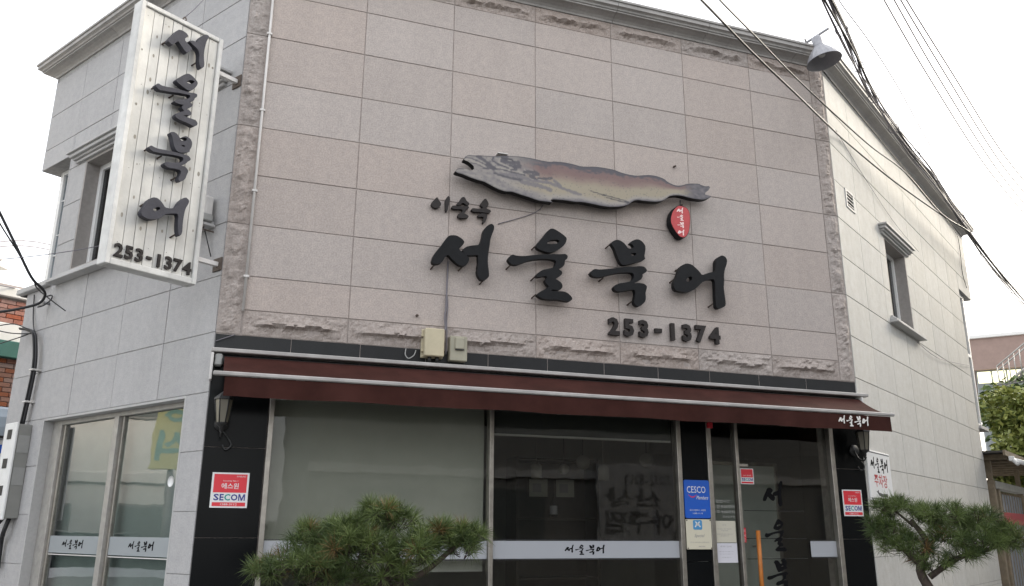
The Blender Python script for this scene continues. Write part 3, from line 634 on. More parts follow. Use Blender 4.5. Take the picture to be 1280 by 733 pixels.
# right wall window
rwn = window(RIGHT, "small upper window with moulded hood in the cream wall")
jambs(rwn, RIGHT, RWIN, 0.001, 0.27, 0.025, BROWNF)
bars(rwn, RIGHT, "frame", WHITEF, [(1.956, 2.006, 4.246, 5.319), (2.43, 2.47, 4.29, 5.275), (2.905, 2.954, 4.246, 5.319)], 0.15, 0.22)
bars(rwn, RIGHT, "frame", WHITEF, [(2.006, 2.905, 5.275, 5.319), (2.006, 2.905, 4.246, 4.29)], 0.152, 0.218)
for a, c in ((2.006, 2.43), (2.47, 2.905)): MB().box(a, c, 0.18, 0.186, 4.29, 5.275).build("pane", GLASSU, rwn, RIGHT)
moulded(1.83, 3.08, 5.346, True, 0.11, 0.13).build("hood", TRIM, rwn, RIGHT)
moulded(1.83, 3.08, 4.219, False, 0.11, 0.11).build("sill", TRIM, rwn, RIGHT)
MB().box(1.94, 2.97, 0.30, 0.31, 4.1, 5.5).build("curtain", BLINDD, rwn, RIGHT)
# right corner window
rcn = window(RIGHT, "tall corner window at the far end of the cream wall")
bars(rcn, RIGHT, "frame", WHITEF, [(6.664, 6.73, 3.28, 5.69), (7.20, 7.29, 3.28, 5.69)], 0.06, 0.13)
bars(rcn, RIGHT, "frame", WHITEF, [(6.73, 7.20, 3.28, 3.34), (6.73, 7.20, 4.52, 4.58), (6.73, 7.20, 5.63, 5.69)], 0.062, 0.128)
for a, c in ((3.34, 4.52), (4.58, 5.63)): MB().box(6.73, 7.20, 0.09, 0.096, a, c).build("pane", GLASSU, rcn, RIGHT)
MB().box(7.242, 7.248, 0.13, 1.6, 3.3, 5.69).build("pane", GLASSU, rcn, RIGHT)
b = MB(); b.cbox(6.66, 7.33, -0.03, 1.0, 3.21, 3.268, 0.006); b.build("sill", TRIM, rcn, RIGHT)
# vent grille on the right wall
vg = window(RIGHT, "white louvred vent high on the cream wall", "vent")
bars(vg, RIGHT, "frame", TRIM, [(0.38, 0.42, 5.285, 5.535), (0.665, 0.705, 5.285, 5.535), (0.42, 0.665, 5.285, 5.315), (0.42, 0.665, 5.505, 5.535)], -0.012, 0.0)
MB().box(0.42, 0.665, -0.003, -0.0005, 5.315, 5.505).build("backing", MATTK, vg, RIGHT)
for i in range(4):
    z = 5.333+i*0.047; MB().cbox(0.42, 0.665, -0.010, -0.0035, z, z+.013, .001).build("louvre", TRIM, vg, RIGHT)

# ------------------------------------------------------------------ shop front: two windows, side light, door
YG = 0.045
def shop_pane(par, a, c, z0, z1): return MB().box(a, c, YG, YG+0.008, z0, z1).build("pane", GLASSF, par, FRONT)
def film(par, a, c, z0=1.243, z1=1.420):
    MB().box(a, c, YG-0.0030, YG-0.0008, z0+0.012, z1-0.012).build("film_band", FILM, par, FRONT)
    for z in (z0, z1-0.006): MB().box(a, c, YG-0.0032, YG-0.0008, z, z+0.005).build("film_line", FILMD, par, FRONT)
sw1 = window(FRONT, "wide shop window with grey blind drawn down inside")
bars(sw1, FRONT, "frame", STEEL, [(0.285, 0.328, 0.16, 2.85)], 0.0, 0.10)
bars(sw1, FRONT, "frame", STEEL, [(0.328, 2.244, 2.79, 2.85), (0.328, 2.244, 0.16, 0.22)], 0.01, 0.09)
shop_pane(sw1, 0.328, 2.244, 0.22, 2.79); film(sw1, 0.33, 2.242)
MB().box(0.33, 2.24, 0.16, 0.165, 1.16, 2.70).build("blind", BLIND, sw1, FRONT)
MB().box(0.33, 2.24, 0.158, 0.172, 1.145, 1.16).build("hem_bar", WHITEM, sw1, FRONT)
MB().box(0.33, 2.24, 0.14, 0.20, 2.70, 2.79).build("blind_box", BLINDD, sw1, FRONT)
sw2 = window(FRONT, "middle shop window with a view into the dark dining room")
bars(sw2, FRONT, "frame", STEEL, [(2.246, 2.286, 0.16, 2.85), (4.192, 4.238, 0.16, 2.85)], -0.004, 0.10)
bars(sw2, FRONT, "frame", STEEL, [(2.286, 4.192, 2.79, 2.85), (2.286, 4.192, 0.16, 0.22)], 0.01, 0.09)
shop_pane(sw2, 2.286, 4.192, 0.22, 2.79); film(sw2, 2.288, 4.19)
MB().box(2.29, 4.19, 0.12, 0.124, 2.37, 2.79).build("blind", BLINDD, sw2, FRONT)
MB().box(2.29, 4.19, 0.116, 0.128, 2.35, 2.37).build("hem_bar", WHITEM, sw2, FRONT)
sl = window(FRONT, "narrow glass side light left of the door with opening hours")
bars(sl, FRONT, "frame", STEEL, [(4.535, 4.585, 0.16, 2.85)], -0.004, 0.10)
bars(sl, FRONT, "frame", STEEL, [(4.585, 4.868, 2.79, 2.85), (4.585, 4.868, 0.16, 0.24)], 0.01, 0.09)
shop_pane(sl, 4.585, 4.868, 0.24, 2.79)
door = window(FRONT, "glass entrance door with orange handle and brush lettering", "door")
bars(door, FRONT, "frame", STEEL, [(4.870, 4.905, 0.16, 2.85)], 0.0, 0.085)
bars(door, FRONT, "frame", STEEL, [(6.045, 6.098, 0.16, 2.85)], -0.004, 0.10)
bars(door, FRONT, "frame", STEEL, [(4.905, 6.045, 2.79, 2.85), (5.70, 6.045, 0.16, 0.22)], 0.01, 0.09)
shop_pane(door, 4.905, 5.690, 0.18, 2.78)
b = MB().box(5.705, 6.045, YG+0.014, YG+0.022, 0.22, 2.79); b.build("fixed_pane", GLASSF, door, FRONT)
film(door, 5.72, 6.043)
bars(door, FRONT, "patch_fitting", STEEL, [(4.90, 5.03, 2.135, 2.165), (4.90, 5.02, 0.18, 0.26)], YG-0.012, YG+0.02)
for z in (1.70, 1.43, 1.235):
    MB().box(4.96, 5.68, YG+0.009, YG+0.011, z, z+0.007).build("film_line", FILMD, door, FRONT)
h = MB(); h.tube([(5.035, -0.045, 0.72), (5.035, -0.045, 1.51)], 0.021, 14); h.build("handle", ORANGE, door, FRONT)
for z in (0.86, 1.36): MB().tube([(5.035, -0.045, z), (5.035, YG, z)], 0.009, 8).build("handle_mount", STEEL, door, FRONT)
MB().cbox(4.545, 4.60, -0.03, 0.0, 2.50, 2.56, 0.006).build("alarm_light", STRED, sl, FRONT)

# ------------------------------------------------------------------ the dark room behind the shop front
b = MB()
b.quad((0.2, 4.2, 0.1), (6.2, 4.2, 0.1), (6.2, 4.2, 2.95), (0.2, 4.2, 2.95)); b.build("room_wall", ROOMW, bld, FRONT)
b = MB(); b.quad((0.25, 0.3, 0.1), (0.25, 4.2, 0.1), (0.25, 4.2, 2.95), (0.25, 0.3, 2.95)); b.build("room_wall", ROOMW, bld, FRONT)
scr = thing("partition_screen", "pale frosted partition screen standing inside the glass door", "partition", FRONT @ T(5.4, 0.9, 0.1))
MB().cbox(4.95, 5.98, 0.90, 0.93, 0.12, 2.22, .004).build("panel", mat("frosted_panel", (0.62, 0.65, 0.62), .8, nscale=3, namt=.12), scr, FRONT)
for x in (4.91, 5.98): MB().cbox(x, x+.04, 0.89, 0.94, 0.1, 2.26, .004).build("post", STEEL, scr, FRONT)
MB().cbox(4.95, 5.98, 0.892, 0.938, 2.22, 2.26, .004).build("top_rail", STEEL, scr, FRONT)
cab = thing("display_cabinet", "dark wood display cabinet with two pictures inside the middle window", "cabinet", FRONT @ T(3.75, 2.0, 0.1))
b = MB(); b.cbox(3.22, 3.26, 2.0, 2.35, 0.1, 2.33, 0.004); b.cbox(4.24, 4.28, 2.0, 2.35, 0.1, 2.33, 0.004); b.box(3.26, 4.24, 2.33, 2.35, 0.1, 2.33); b.build("carcass", DWOOD, cab, FRONT)
for z in (0.4, 0.95, 1.62, 2.29): MB().cbox(3.26, 4.24, 2.0, 2.33, z, z+0.03, 0.003).build("shelf", DWOOD, cab, FRONT)
for i, (x, lab) in enumerate(((3.38, "left one of two small framed pictures on the cabinet shelf"), (3.72, "right one of two small framed pictures on the cabinet shelf"))):
    p = thing("framed_picture", lab, "picture", FRONT @ T(x+.13, 2.05, 1.65), "pictures on the cabinet shelf")
    MB().cbox(x, x+0.27, 2.04, 2.06, 1.86, 2.10, 0.004).build("frame", DWOOD, p, FRONT)
    MB().box(x+0.02, x+0.25, 2.035, 2.0395, 1.88, 2.08).build("print", PAPERL, p, FRONT)
    MB().box(x+0.06, x+0.17, 2.0325, 2.0345, 1.93, 2.03).build("motif", PRINTG, p, FRONT)
bt = thing("bottle", "white labelled bottle standing on the cabinet shelf", "bottle", FRONT @ T(3.74, 2.1, 1.65))
MB().lathe([(0.0, 0.0), (0.045, 0.0), (0.045, 0.16), (0.016, 0.21), (0.016, 0.26), (0, 0.26)], (3.74, 2.12, 1.652), 14).build("glass_body", BLACKM, bt, FRONT)
MB().lathe([(0.047, 0.03), (0.047, 0.13)], (3.74, 2.12, 1.652), 14).build("paper_label", PAPERW, bt, FRONT)
for (x, y, z, r, lab) in ((4.03, 1.9, 2.28, 0.085, "round paper lantern hanging left of centre inside the middle window"), (3.70, 1.7, 2.18, 0.06, "smallest round paper lantern hanging over the cabinet"), (4.88, 1.9, 2.33, 0.085, "round paper lantern hanging nearest the door inside the window")):
    l = thing("paper_lantern", lab, "lantern", FRONT @ T(x, y, z), "paper lanterns in the dining room")
    MB().lathe([(r*math.sin(a*math.pi/10)*(1+.02*(a % 2)), -r*math.cos(a*math.pi/10)) for a in range(11)], (x, y, z), 18).build("shade", PAPERL, l, FRONT)
    MB().tube([(x, y, z+r), (x, y, 2.95)], 0.004, 6).build("cord", CABLE, l, FRONT)
for (x, lab) in ((3.32, "glass pendant lamp on the left inside the middle window"), (4.15, "glass pendant lamp on the right inside the middle window")):
    l = thing("pendant_lamp", lab, "lamp", FRONT @ T(x, 1.6, 2.2), "pendant lamps in the dining room")
    MB().lathe([(0.05, -0.09), (0.06, -0.09), (0.062, 0.05), (0.03, 0.08), (0.008, 0.09)], (x, 1.6, 2.15), 14).build("shade", PAPERL, l, FRONT)
    MB().tube([(x, 1.6, 2.24), (x, 1.6, 2.95)], 0.005, 6).build("stem", STEEL, l, FRONT)
for (x, y, lab) in ((2.9, 1.3, "dark wood dining table left of the cabinet inside the window"), (5.3, 1.9, "dark wood dining table behind the glass door")):
    t_ = thing("dining_table", lab, "table", FRONT @ T(x, y, 0.1), "tables in the dining room")
    MB().cbox(x-0.6, x+0.6, y-0.38, y+0.38, 0.80, 0.84, 0.006).build("tabletop", DWOOD, t_, FRONT)
    for sx in (-.52, .52):
        for sy in (-.3, .3): MB().cbox(x+sx-.03, x+sx+.03, y+sy-.03, y+sy+.03, 0.1, 0.80, 0.004).build("leg", DWOOD, t_, FRONT)

# ------------------------------------------------------------------ brush lettering (outlines in metres on their sign planes)
HOLED = {"M2", "M3", "M4", "B2", "B3", "B4"}
def G(key):
    polys = [chaikin([tuple(map(float, p.split(','))) for p in s.split()], 1) for s in GLYPHS[key].split(' | ')]
    if key in HOLED: return [[polys[0], polys[1]]]+[[p] for p in polys[2:]]
    return [[p] for p in polys]
def bbox(groups):
    pts = [p for g_ in groups for l in g_ for p in l]
    return min(p[0] for p in pts), max(p[0] for p in pts), min(p[1] for p in pts), max(p[1] for p in pts)
def fitted(key, x0, z0, x1, z1):
    gs = G(key); a, b_, c, d = bbox(gs); sx, sz = (x1-x0)/(b_-a), (z1-z0)/(d-c)
    return [[[(x0+(p[0]-a)*sx, z0+(p[1]-c)*sz) for p in l] for l in g_] for g_ in gs]
def brush_word(mb, x0, z0, x1, z1, y, th=0.0012, mi=0, vertical=False):
    ks = ["M1", "M2", "M3", "M4"]
    for i, k_ in enumerate(ks):
        if vertical:
            h = (z1-z0)/4; r_ = (x0, z1-(i+1)*h+h*0.09, x1, z1-i*h-h*0.09)
        else:
            d = (x1-x0)/4; lo = [.22, 0, 0, .12][i]; r_ = (x0+i*d+d*.07, z0+(z1-z0)*lo, x0+(i+1)*d-d*.07, z1)
        for g_ in fitted(k_, *r_): mb.prism(g_, y-th, y, mi)
    return mb
def raised(key, name, par, M, yf, yb, m, pins=(), wall=0.0, label=None):
    mb = MB()
    for g_ in G(key): mb.prism(g_, yf, yb)
    o = mb.build(name, m, par, M, label)
    for (x, z) in pins:
        outer = [q for g_ in G(key) for q in g_[0]]; v = min(outer, key=lambda q: (q[0]-x)**2+(q[1]-z)**2)
        cg = min(([sum(q[i] for q in g_[0])/len(g_[0]) for i in (0, 1)] for g_ in G(key) if v in g_[0]), key=lambda c: (c[0]-v[0])**2+(c[1]-v[1])**2)
        dl = math.hypot(cg[0]-v[0], cg[1]-v[1])+1e-6; x, z = v[0]+(cg[0]-v[0])/dl*.008, v[1]+(cg[1]-v[1])/dl*.008
        MB().tube([(x, yb-0.005, z), (x-0.018, wall, z-0.022)], 0.008, 6).build("mounting_pin", RUST, o, M)
    return o

ms = thing("shop_name_sign", "large black Korean brush letters mounted under the fish on the pink wall", "sign", FRONT @ T(3.2, 0, 3.7))
PINS = {"M1": [(1.64, 3.86), (1.98, 3.84), (2.14, 3.79)], "M2": [(2.40, 3.98), (2.62, 4.20), (2.62, 3.87), (2.63, 3.71)], "M3": [(3.25, 4.04), (3.43, 3.92), (3.62, 3.72), (3.42, 4.35)], "M4": [(4.19, 4.26), (4.25, 4.0), (4.66, 3.78)]}
for k_ in ("M1", "M2", "M3", "M4"): raised(k_, "letter", ms, FRONT, -0.12, -0.065, BLACKL, PINS[k_])
ns = thing("owner_name_sign", "small dark Korean brush letters left of the fish mouth", "sign", FRONT @ T(1.9, 0, 4.4))
for k_ in ("N1", "N2", "N3"): raised(k_, "letter", ns, FRONT, -0.05, -0.012, BRONZE)
# raised digits
def digits(par, M, body, x0, x1, z0, z1, yf, yb, m, bold=0.03, scale=None):
    n = len(body); cw = (x1-x0)/n
    for i, ch in enumerate(body):
        vs, fs = type_polys(ch, bold)
        ax, bx_ = min(v[0] for v in vs), max(v[0] for v in vs); az, bz = min(v[1] for v in vs), max(v[1] for v in vs)
        s = (z1-z0)/0.75; wd = (bx_-ax)*s; cx = x0+cw*(i+0.5)
        if ch == '-': zo = (z0+z1)/2-(az+bz)/2*s
        else: zo = z0-az*s
        # edges used once are the outline: extrude them
        cnt = {}
        for f in fs:
            for a, b_ in zip(f, f[1:]+f[:1]): cnt[(a, b_)] = 1
        rim = [e for e in cnt if (e[1], e[0]) not in cnt]; N = len(vs)
        P3 = [(cx-wd/2+(v[0]-ax)*s, yf, zo+v[1]*s) for v in vs]; P4 = [(p[0], yb, p[2]) for p in P3]
        MB().add(P3+P4, [list(f) for f in fs]+[[b_, a, a+N, b_+N] for a, b_ in rim]).build("hyphen" if ch == '-' else "digit", m, par, M)
pn = thing("phone_number_sign", "dark raised phone number low on the pink wall", "sign", FRONT @ T(4.1, 0, 3.36))
digits(pn, FRONT, "253-1374", 3.435, 4.765, 3.372, 3.545, -0.05, -0.015, BRONZE, 0.045)

# ------------------------------------------------------------------ fish board with a painted print
fish = thing("fish_sign", "long painted dried pollock cut-out board above the big letters", "sign", FRONT @ T(3.2, 0, 4.65))
outl = chaikin([tuple(map(float, p.split(','))) for p in GLYPHS["FISH"].split()], 1, 0.2)
MB().prism([outl], -0.148, -0.075).build("board", BLACKL, fish, FRONT)
def inside(x, z, poly):
    c = False; n = len(poly)
    for i in range(n):
        (x1, z1), (x2, z2) = poly[i], poly[(i+1) % n]
        if (z1 > z) != (z2 > z) and x < (x2-x1)*(z-z1)/(z2-z1)+x1: c = not c
    return c
fx0, fx1, fz0, fz1 = bbox([[outl]])
# the print sits 7 mm inside the board's edge
step = 0.0098; pts = [Vector(p) for p in outl]; nb = len(pts)
i = 0; xx = fx0
while xx < fx1:
    zz = fz0
    while zz < fz1:
        q = (xx+(0.4*step if int(round((zz-fz0)/step)) % 2 else 0), zz)
        if inside(*q, outl) and all((q[0]-p[0])**2+(q[1]-p[1])**2 > (step*.5)**2 for p in outl): pts.append(Vector(q))
        zz += step
    xx += step
rv, _, rf, _, _, _ = delaunay_2d_cdt(pts, [], [list(range(nb))], 1, 1e-6)
def span(x):
    zs_ = []
    for a, b_ in zip(outl, outl[1:]+outl[:1]):
        if (a[0] > x) != (b_[0] > x): zs_.append(a[1]+(b_[1]-a[1])*(x-a[0])/(b_[0]-a[0]))
    return (min(zs_), max(zs_)) if zs_ else (fz0, fz1)
def mixc(a, b_, t): t = max(0.0, min(1.0, t)); return tuple(a[q]+(b_[q]-a[q])*t for q in range(3))
def sm(a, b_, x): t = max(0.0, min(1.0, (x-a)/(b_-a))); return t*t*(3-2*t)
SL, PK, TN, YL, LI, PALE, DK = [lin(c) for c in ((74, 72, 82), (118, 90, 88), (134, 114, 104), (149, 139, 118), (108, 104, 110), (146, 140, 134), (56, 55, 64))]
def seg_d(x, z, a, b_):
    dx, dz = b_[0]-a[0], b_[1]-a[1]; t = max(0, min(1, ((x-a[0])*dx+(z-a[1])*dz)/(dx*dx+dz*dz+1e-9)))
    return math.hypot(x-a[0]-t*dx, z-a[1]-t*dz)
def pl(*px):  # strokes of the painting, written in print coordinates (0..1 along, metres up from the belly line)
    return [(fx0+a*(fx1-fx0), fz0+b_) for a, b_ in px]
STROKES = [(pl((.178, .385), (.182, .384)), .012, DK), (pl((.165, .40), (.20, .395), (.21, .37)), .008, DK), (pl((.075, .375), (.10, .345), (.125, .30), (.14, .27)), .013, SL), (pl((.085, .42), (.13, .415), (.18, .425)), .014, SL),
    (pl((.135, .40), (.13, .36), (.15, .325), (.19, .30)), .007, SL), (pl((.165, .365), (.20, .36), (.225, .375), (.23, .345), (.21, .32)), .016, SL), (pl((.195, .335), (.22, .30), (.20, .285)), .010, SL),
    (pl((.10, .255), (.16, .275), (.20, .262), (.25, .25)), .006, SL), (pl((.25, .28), (.285, .30), (.30, .28), (.27, .25), (.29, .225)), .013, SL), (pl((.30, .24), (.335, .245), (.35, .265)), .010, SL),
    (pl((.16, .225), (.22, .235), (.28, .20), (.33, .205)), .012, LI), (pl((.14, .22), (.19, .198), (.24, .19)), .009, SL), (pl((.24, .175), (.30, .16), (.345, .135)), .016, LI), (pl((.33, .215), (.37, .19), (.41, .155), (.46, .13)), .013, LI),
    (pl((.36, .235), (.375, .205), (.385, .185)), .013, LI), (pl((.02, .335), (.05, .345), (.08, .325), (.11, .295)), .005, SL), (pl((.03, .30), (.07, .295), (.105, .262)), .004, SL), (pl((.11, .30), (.135, .268)), .016, SL),
    (pl((.55, .165), (.62, .14), (.69, .10)), .004, DK), (pl((.56, .14), (.63, .115), (.665, .112)), .004, DK), (pl((.50, .185), (.56, .155)), .004, DK)]
PALES = [(pl((.16, .39), (.155, .35), (.19, .315)), .010, PALE), (pl((.15, .285), (.21, .28), (.25, .265)), .011, PALE), (pl((.25, .31), (.27, .275), (.30, .255)), .007, PALE), (pl((.18, .245), (.25, .215), (.31, .222)), .007, PALE), (pl((.04, .322), (.09, .30), (.11, .28)), .012, PALE)]
cols = []
for v in rv:
    x, z = v[0], v[1]; lo, hi = span(x); t = (z-lo)/max(1e-3, hi-lo); U = (x-fx0)/(fx1-fx0)
    n1 = mnoise.noise(Vector((x*5, z*12, 1.0))); n2 = mnoise.noise(Vector((x*22, z*45, 7.0))); n3 = mnoise.noise(Vector((x*70, z*90, 3.0)))
    tt = t+0.06*n1+0.03*n2
    c = mixc(LI, PALE, sm(0.0, 0.10, tt)); c = mixc(c, YL, sm(0.08, 0.24, tt)); c = mixc(c, TN, sm(0.42, 0.62, tt)); c = mixc(c, PK, sm(0.56, 0.76, tt)); c = mixc(c, SL, sm(0.80, 0.93, tt+0.08*n2))
    head = mixc(LI, PALE, 0.55+0.6*n1+0.5*n2); c = mixc(head, c, sm(0.19, 0.33, U+0.05*n1))
    tail = mixc(SL, LI, 0.5+0.8*n2); c = mixc(c, tail, sm(0.86, 0.93, U+0.02*n2))
    for pts_, w_, cc in PALES+STROKES:
        if abs(x-pts_[0][0]) > 0.9: continue
        d = min(seg_d(x, z, a, b_) for a, b_ in zip(pts_[:-1], pts_[1:]))
        c = mixc(c, cc, (1-sm(w_*.9, w_*1.7, d*(1+0.6*n2+.3*n3)))*0.92)
    if n3 > 0.46: c = mixc(c, SL, 0.5)
    edge = min(t*(hi-lo), (1-t)*(hi-lo)); c = mixc(DK, c, 0.25+0.75*sm(0.002, 0.016, edge))
    gy = .3*c[0]+.55*c[1]+.15*c[2]; c = mixc(c, (gy*1.12, gy, gy*.86), 0.22)
    cols.append(c)
mb = MB().add([(v[0], -0.1495, v[1]) for v in rv], [list(f) for f in rf])
fm = mb.mesh("print"); ca = fm.color_attributes.new("paint", 'FLOAT_COLOR', 'POINT')
for i, c in enumerate(cols): ca.data[i].color = (*c, 1)
FISHM = bpy.data.materials.new("fish_paint"); FISHM.use_nodes = True
a = FISHM.node_tree.nodes.new("ShaderNodeVertexColor"); a.layer_name = "paint"
FISHM.node_tree.links.new(a.outputs[0], FISHM.node_tree.nodes["Principled BSDF"].inputs["Base Color"]); FISHM.node_tree.nodes["Principled BSDF"].inputs["Roughness"].default_value = 0.55
obj("painted_print", fm, FISHM, fish, FRONT)
for (x, z) in ((2.3, 5.02), (3.0, 4.95), (3.7, 4.9), (4.35, 4.86)): MB().tube([(x, -0.08, z), (x, 0.0, z)], 0.012, 6).build("mounting_pin", RUST, fish, FRONT)
MB().cbox(2.26, 2.37, -0.10, 0.0, 5.117, 5.127, 0.002).build("bracket", WHITEM, fish, FRONT)
tg = thing("round_tag_sign", "red oval tag sign with white lettering hanging below the fish tail", "sign", FRONT @ T(4.3, 0, 4.46))
tl = chaikin([tuple(map(float, p.split(','))) for p in GLYPHS["TAG"].split()], 1)
MB().prism([tl], -0.118, -0.03).build("body", BLACKL, tg, FRONT)
cx, cz = 4.298, 4.65
MB().prism([[(cx+(p[0]-cx)*.96, cz+(p[1]-cz)*.965) for p in tl]], -0.1205, -0.1175).build("face", mat("tag_red", (0.47, 0.045, 0.05), 0.5, nscale=14, namt=0.15), tg, FRONT)
brush_word(MB(), 4.255, 4.487, 4.335, 4.818, -0.1205, 0.0012, vertical=True).build("lettering", STPINK, tg, FRONT)
MB().tube([(4.318, -0.09, 4.82), (4.318, -0.10, 4.90)], 0.007, 6).build("hanger", BLACKM, tg, FRONT)

# ------------------------------------------------------------------ hanging blade sign: boards, frame, letters
bs = thing("hanging_sign", "tall white wooden board sign with black brush letters projecting over the street", "sign", BLADE @ T(-0.6, 0, 3.47))
# BLADE frame: x from the street (-1) to the wall (0), y to the left, front face towards +x viewers at y = -0.02
X0, X1, Z0, Z1 = -1.005, -0.222, 3.462, 5.800
fr = 0.042
MB().cbox(X0, X0+fr, 0.0, 0.13, Z0, Z1, 0.006).build("frame_rail", WOODF, bs, BLADE)
MB().cbox(X1-fr, X1, 0.0, 0.13, Z0, Z1, 0.006).build("frame_rail", WOODF, bs, BLADE)
MB().cbox(X0+fr, X1-fr, 0.002, 0.128, Z0, Z0+fr*1.25, 0.006).build("frame_rail", WOODF, bs, BLADE)
MB().cbox(X0+fr, X1-fr, 0.002, 0.128, Z1-fr, Z1, 0.006).build("frame_rail", WOODF, bs, BLADE)
MB().box(X0+fr, X1-fr, 0.045, 0.12, Z0+fr, Z1-fr).build("backing", MORTAR, bs, BLADE)
nb_ = 8; bw = (X1-X0-2*fr)/nb_
kr = random.Random(3)
for i in range(nb_):
    a = X0+fr+i*bw; yo = 0.022+kr.uniform(-.002, .002)
    o = MB().cbox(a+0.0022, a+bw-0.0022, yo, 0.045, Z0+fr*1.25+.002, Z1-fr-.002, 0.0025).build("board", WOODW, bs, BLADE)
    for q in range(kr.randint(3, 6)):
        kx, kz, r_ = a+bw*kr.uniform(.25, .75), kr.uniform(Z0+.1, Z1-.1), kr.uniform(.006, .016)
        MB().lathe([(0.0001, 0.0), (r_, 0.0)], (0, 0, 0), 9, M=Matrix.Rotation(R(90), 3, 'X')).build("knot", KNOT, o, BLADE @ T(kx, yo-.0015, kz) @ Matrix.Diagonal((0.8, 1, kr.uniform(1, 1.8), 1)))
    for q in range(4):
        MB().lathe([(0.0001, 0.0), (0.0035, 0.0)], (0, 0, 0), 6, M=Matrix.Rotation(R(90), 3, 'X')).build("nail_head", RUST, o, BLADE @ T(a+bw*kr.uniform(.2, .8), yo-.0012, Z0+.12+q*.7+kr.uniform(0, .1)))
BP = {"B1": [(-0.76, 5.50), (-0.50, 5.42)], "B2": [(-0.82, 5.16), (-0.66, 5.04), (-0.56, 4.86)], "B3": [(-0.80, 4.56), (-0.68, 4.44), (-0.52, 4.31)], "B4": [(-0.79, 4.03), (-0.49, 3.83)]}
for k_ in ("B1", "B2", "B3", "B4"): raised(k_, "letter", bs, BLADE, -0.07, -0.012, SLATE, BP[k_], 0.022)
digits(bs, BLADE, "253-1374", -0.945, -0.275, 3.535, 3.645, 0.004, 0.020, BRONZE, 0.03)
for z in (5.49, 3.71):
    MB().cbox(X1, 0.0, 0.045, 0.085, z-0.02, z+0.02, 0.003).build("bracket_arm", WHITEM, bs, BLADE)
    MB().cbox(-0.012, 0.0, 0.0, 0.13, z-0.06, z+0.06, 0.003).build("bracket_plate", RUST, bs, BLADE)
hk = [( -0.60, 0.06, 5.80), (-0.60, 0.06, 5.84), (-0.585, 0.06, 5.868), (-0.57, 0.06, 5.85), (-0.585, 0.06, 5.832)]
MB().tube(spline(hk, 4), 0.006, 6).build("hook", RUST, bs, BLADE)
MB().tube([(-0.585, 0.06, 5.868), (-0.52, 0.06, 5.97), (-0.1, 0.06, 6.75)], 0.004, 5).build("stay_wire", CABLEG, bs, BLADE)
# small floodlight on the wall behind the sign
fl_ = thing("wall_floodlight", "small white floodlight on the grey wall behind the hanging sign", "light", LEFT @ T(-0.27, 0, 4.2))
MB().cbox(-0.32, -0.20, -0.10, -0.02, 4.19, 4.37, 0.012).build("housing", WHITEM, fl_, LEFT)
MB().cbox(-0.335, -0.17, -0.15, -0.03, 4.12, 4.19, 0.01).build("head", GREYB, fl_, LEFT)
MB().tube([(-0.25, -0.04, 4.12), (-0.22, -0.10, 4.05), (-0.14, -0.03, 4.02)], 0.007, 6).build("bracket", RUST, fl_, LEFT)
MB().tube([(-0.30, -0.04, 4.12), (-0.16, -0.02, 3.80)], 0.005, 6).build("cable", CABLE, fl_, LEFT)

# ------------------------------------------------------------------ awning
aw = thing("awning", "maroon retractable awning with white front bar over the shop front", "awning", FRONT @ T(3.1, 0, 2.9))
b = MB(); b.cbox(-0.225, 6.53, -0.120, -0.004, 2.913, 2.948, 0.006); b.build("cover_rail", BARM, aw, FRONT)
b = MB(); b.tube([(-0.20, -0.065, 2.855), (6.42, -0.065, 2.855)], 0.038, 14); b.build("roller", DARKR, aw, FRONT)
for x in (-0.222, 6.43): MB().cbox(x, x+0.022, -0.12, -0.01, 2.68, 2.905, 0.004).build("end_bracket", WHITEM, aw, FRONT)
MB().cbox(-0.19, -0.13, -0.11, -0.02, 2.80, 2.90, 0.01).build("motor_cap", GREYB, aw, FRONT)
# fabric: slightly sagging sheet from roller to bar
b = MB(); nx, ny = 48, 8; vs = []
for j in range(ny+1):
    t = j/ny
    for i in range(nx+1):
        u = i/nx; x = -0.115+6.535*u
        z = 2.885+(2.668-2.885)*t-0.018*math.sin(math.pi*t)*(1+.3*math.sin(u*21))
        vs.append((x, -0.085-0.415*t, z))
b.add(vs, [(j*(nx+1)+i, j*(nx+1)+i+1, (j+1)*(nx+1)+i+1, (j+1)*(nx+1)+i) for j in range(ny) for i in range(nx)], 0, True)
b.build("canopy_cloth", REDF, aw, FRONT)
b = MB(); b.cbox(-0.19, 6.47, -0.522, -0.484, 2.650, 2.685, 0.008); b.build("front_bar", BARM, aw, FRONT)
b = MB(); vs = []; nx, nz = 120, 6
for j in range(nz+1):
    for i in range(nx+1):
        x = -0.10+6.515*i/nx; t = j/nz
        vs.append((x, -0.508-0.010*t*math.sin(x*9.0)-0.006*math.sin(x*23+1)*t, 2.645-0.152*t-0.004*math.sin(x*5)*t))
b.add(vs, [(j*(nx+1)+i, j*(nx+1)+i+1, (j+1)*(nx+1)+i+1, (j+1)*(nx+1)+i) for j in range(nz) for i in range(nx)], 0, True)
b.build("valance", REDF, aw, FRONT)
b = brush_word(MB(), 5.735, 2.522, 6.125, 2.632, -0.522, 0.001); b.build("valance_lettering", WHITEP, aw, FRONT)
for x in (0.5, 5.7):
    b = MB(); b.cbox(x-0.02, x+0.02, -0.30, -0.06, 2.70, 2.735, 0.005); b.cbox(x-0.02, x+0.02, -0.49, -0.29, 2.655, 2.69, 0.005); b.build("folding_arm", WHITEM, aw, FRONT)
MB().tube([(-0.2, -0.02, 3.02), (-0.05, -0.03, 3.085)], 0.004, 5).build("pull_cord", CABLEG, aw, FRONT)

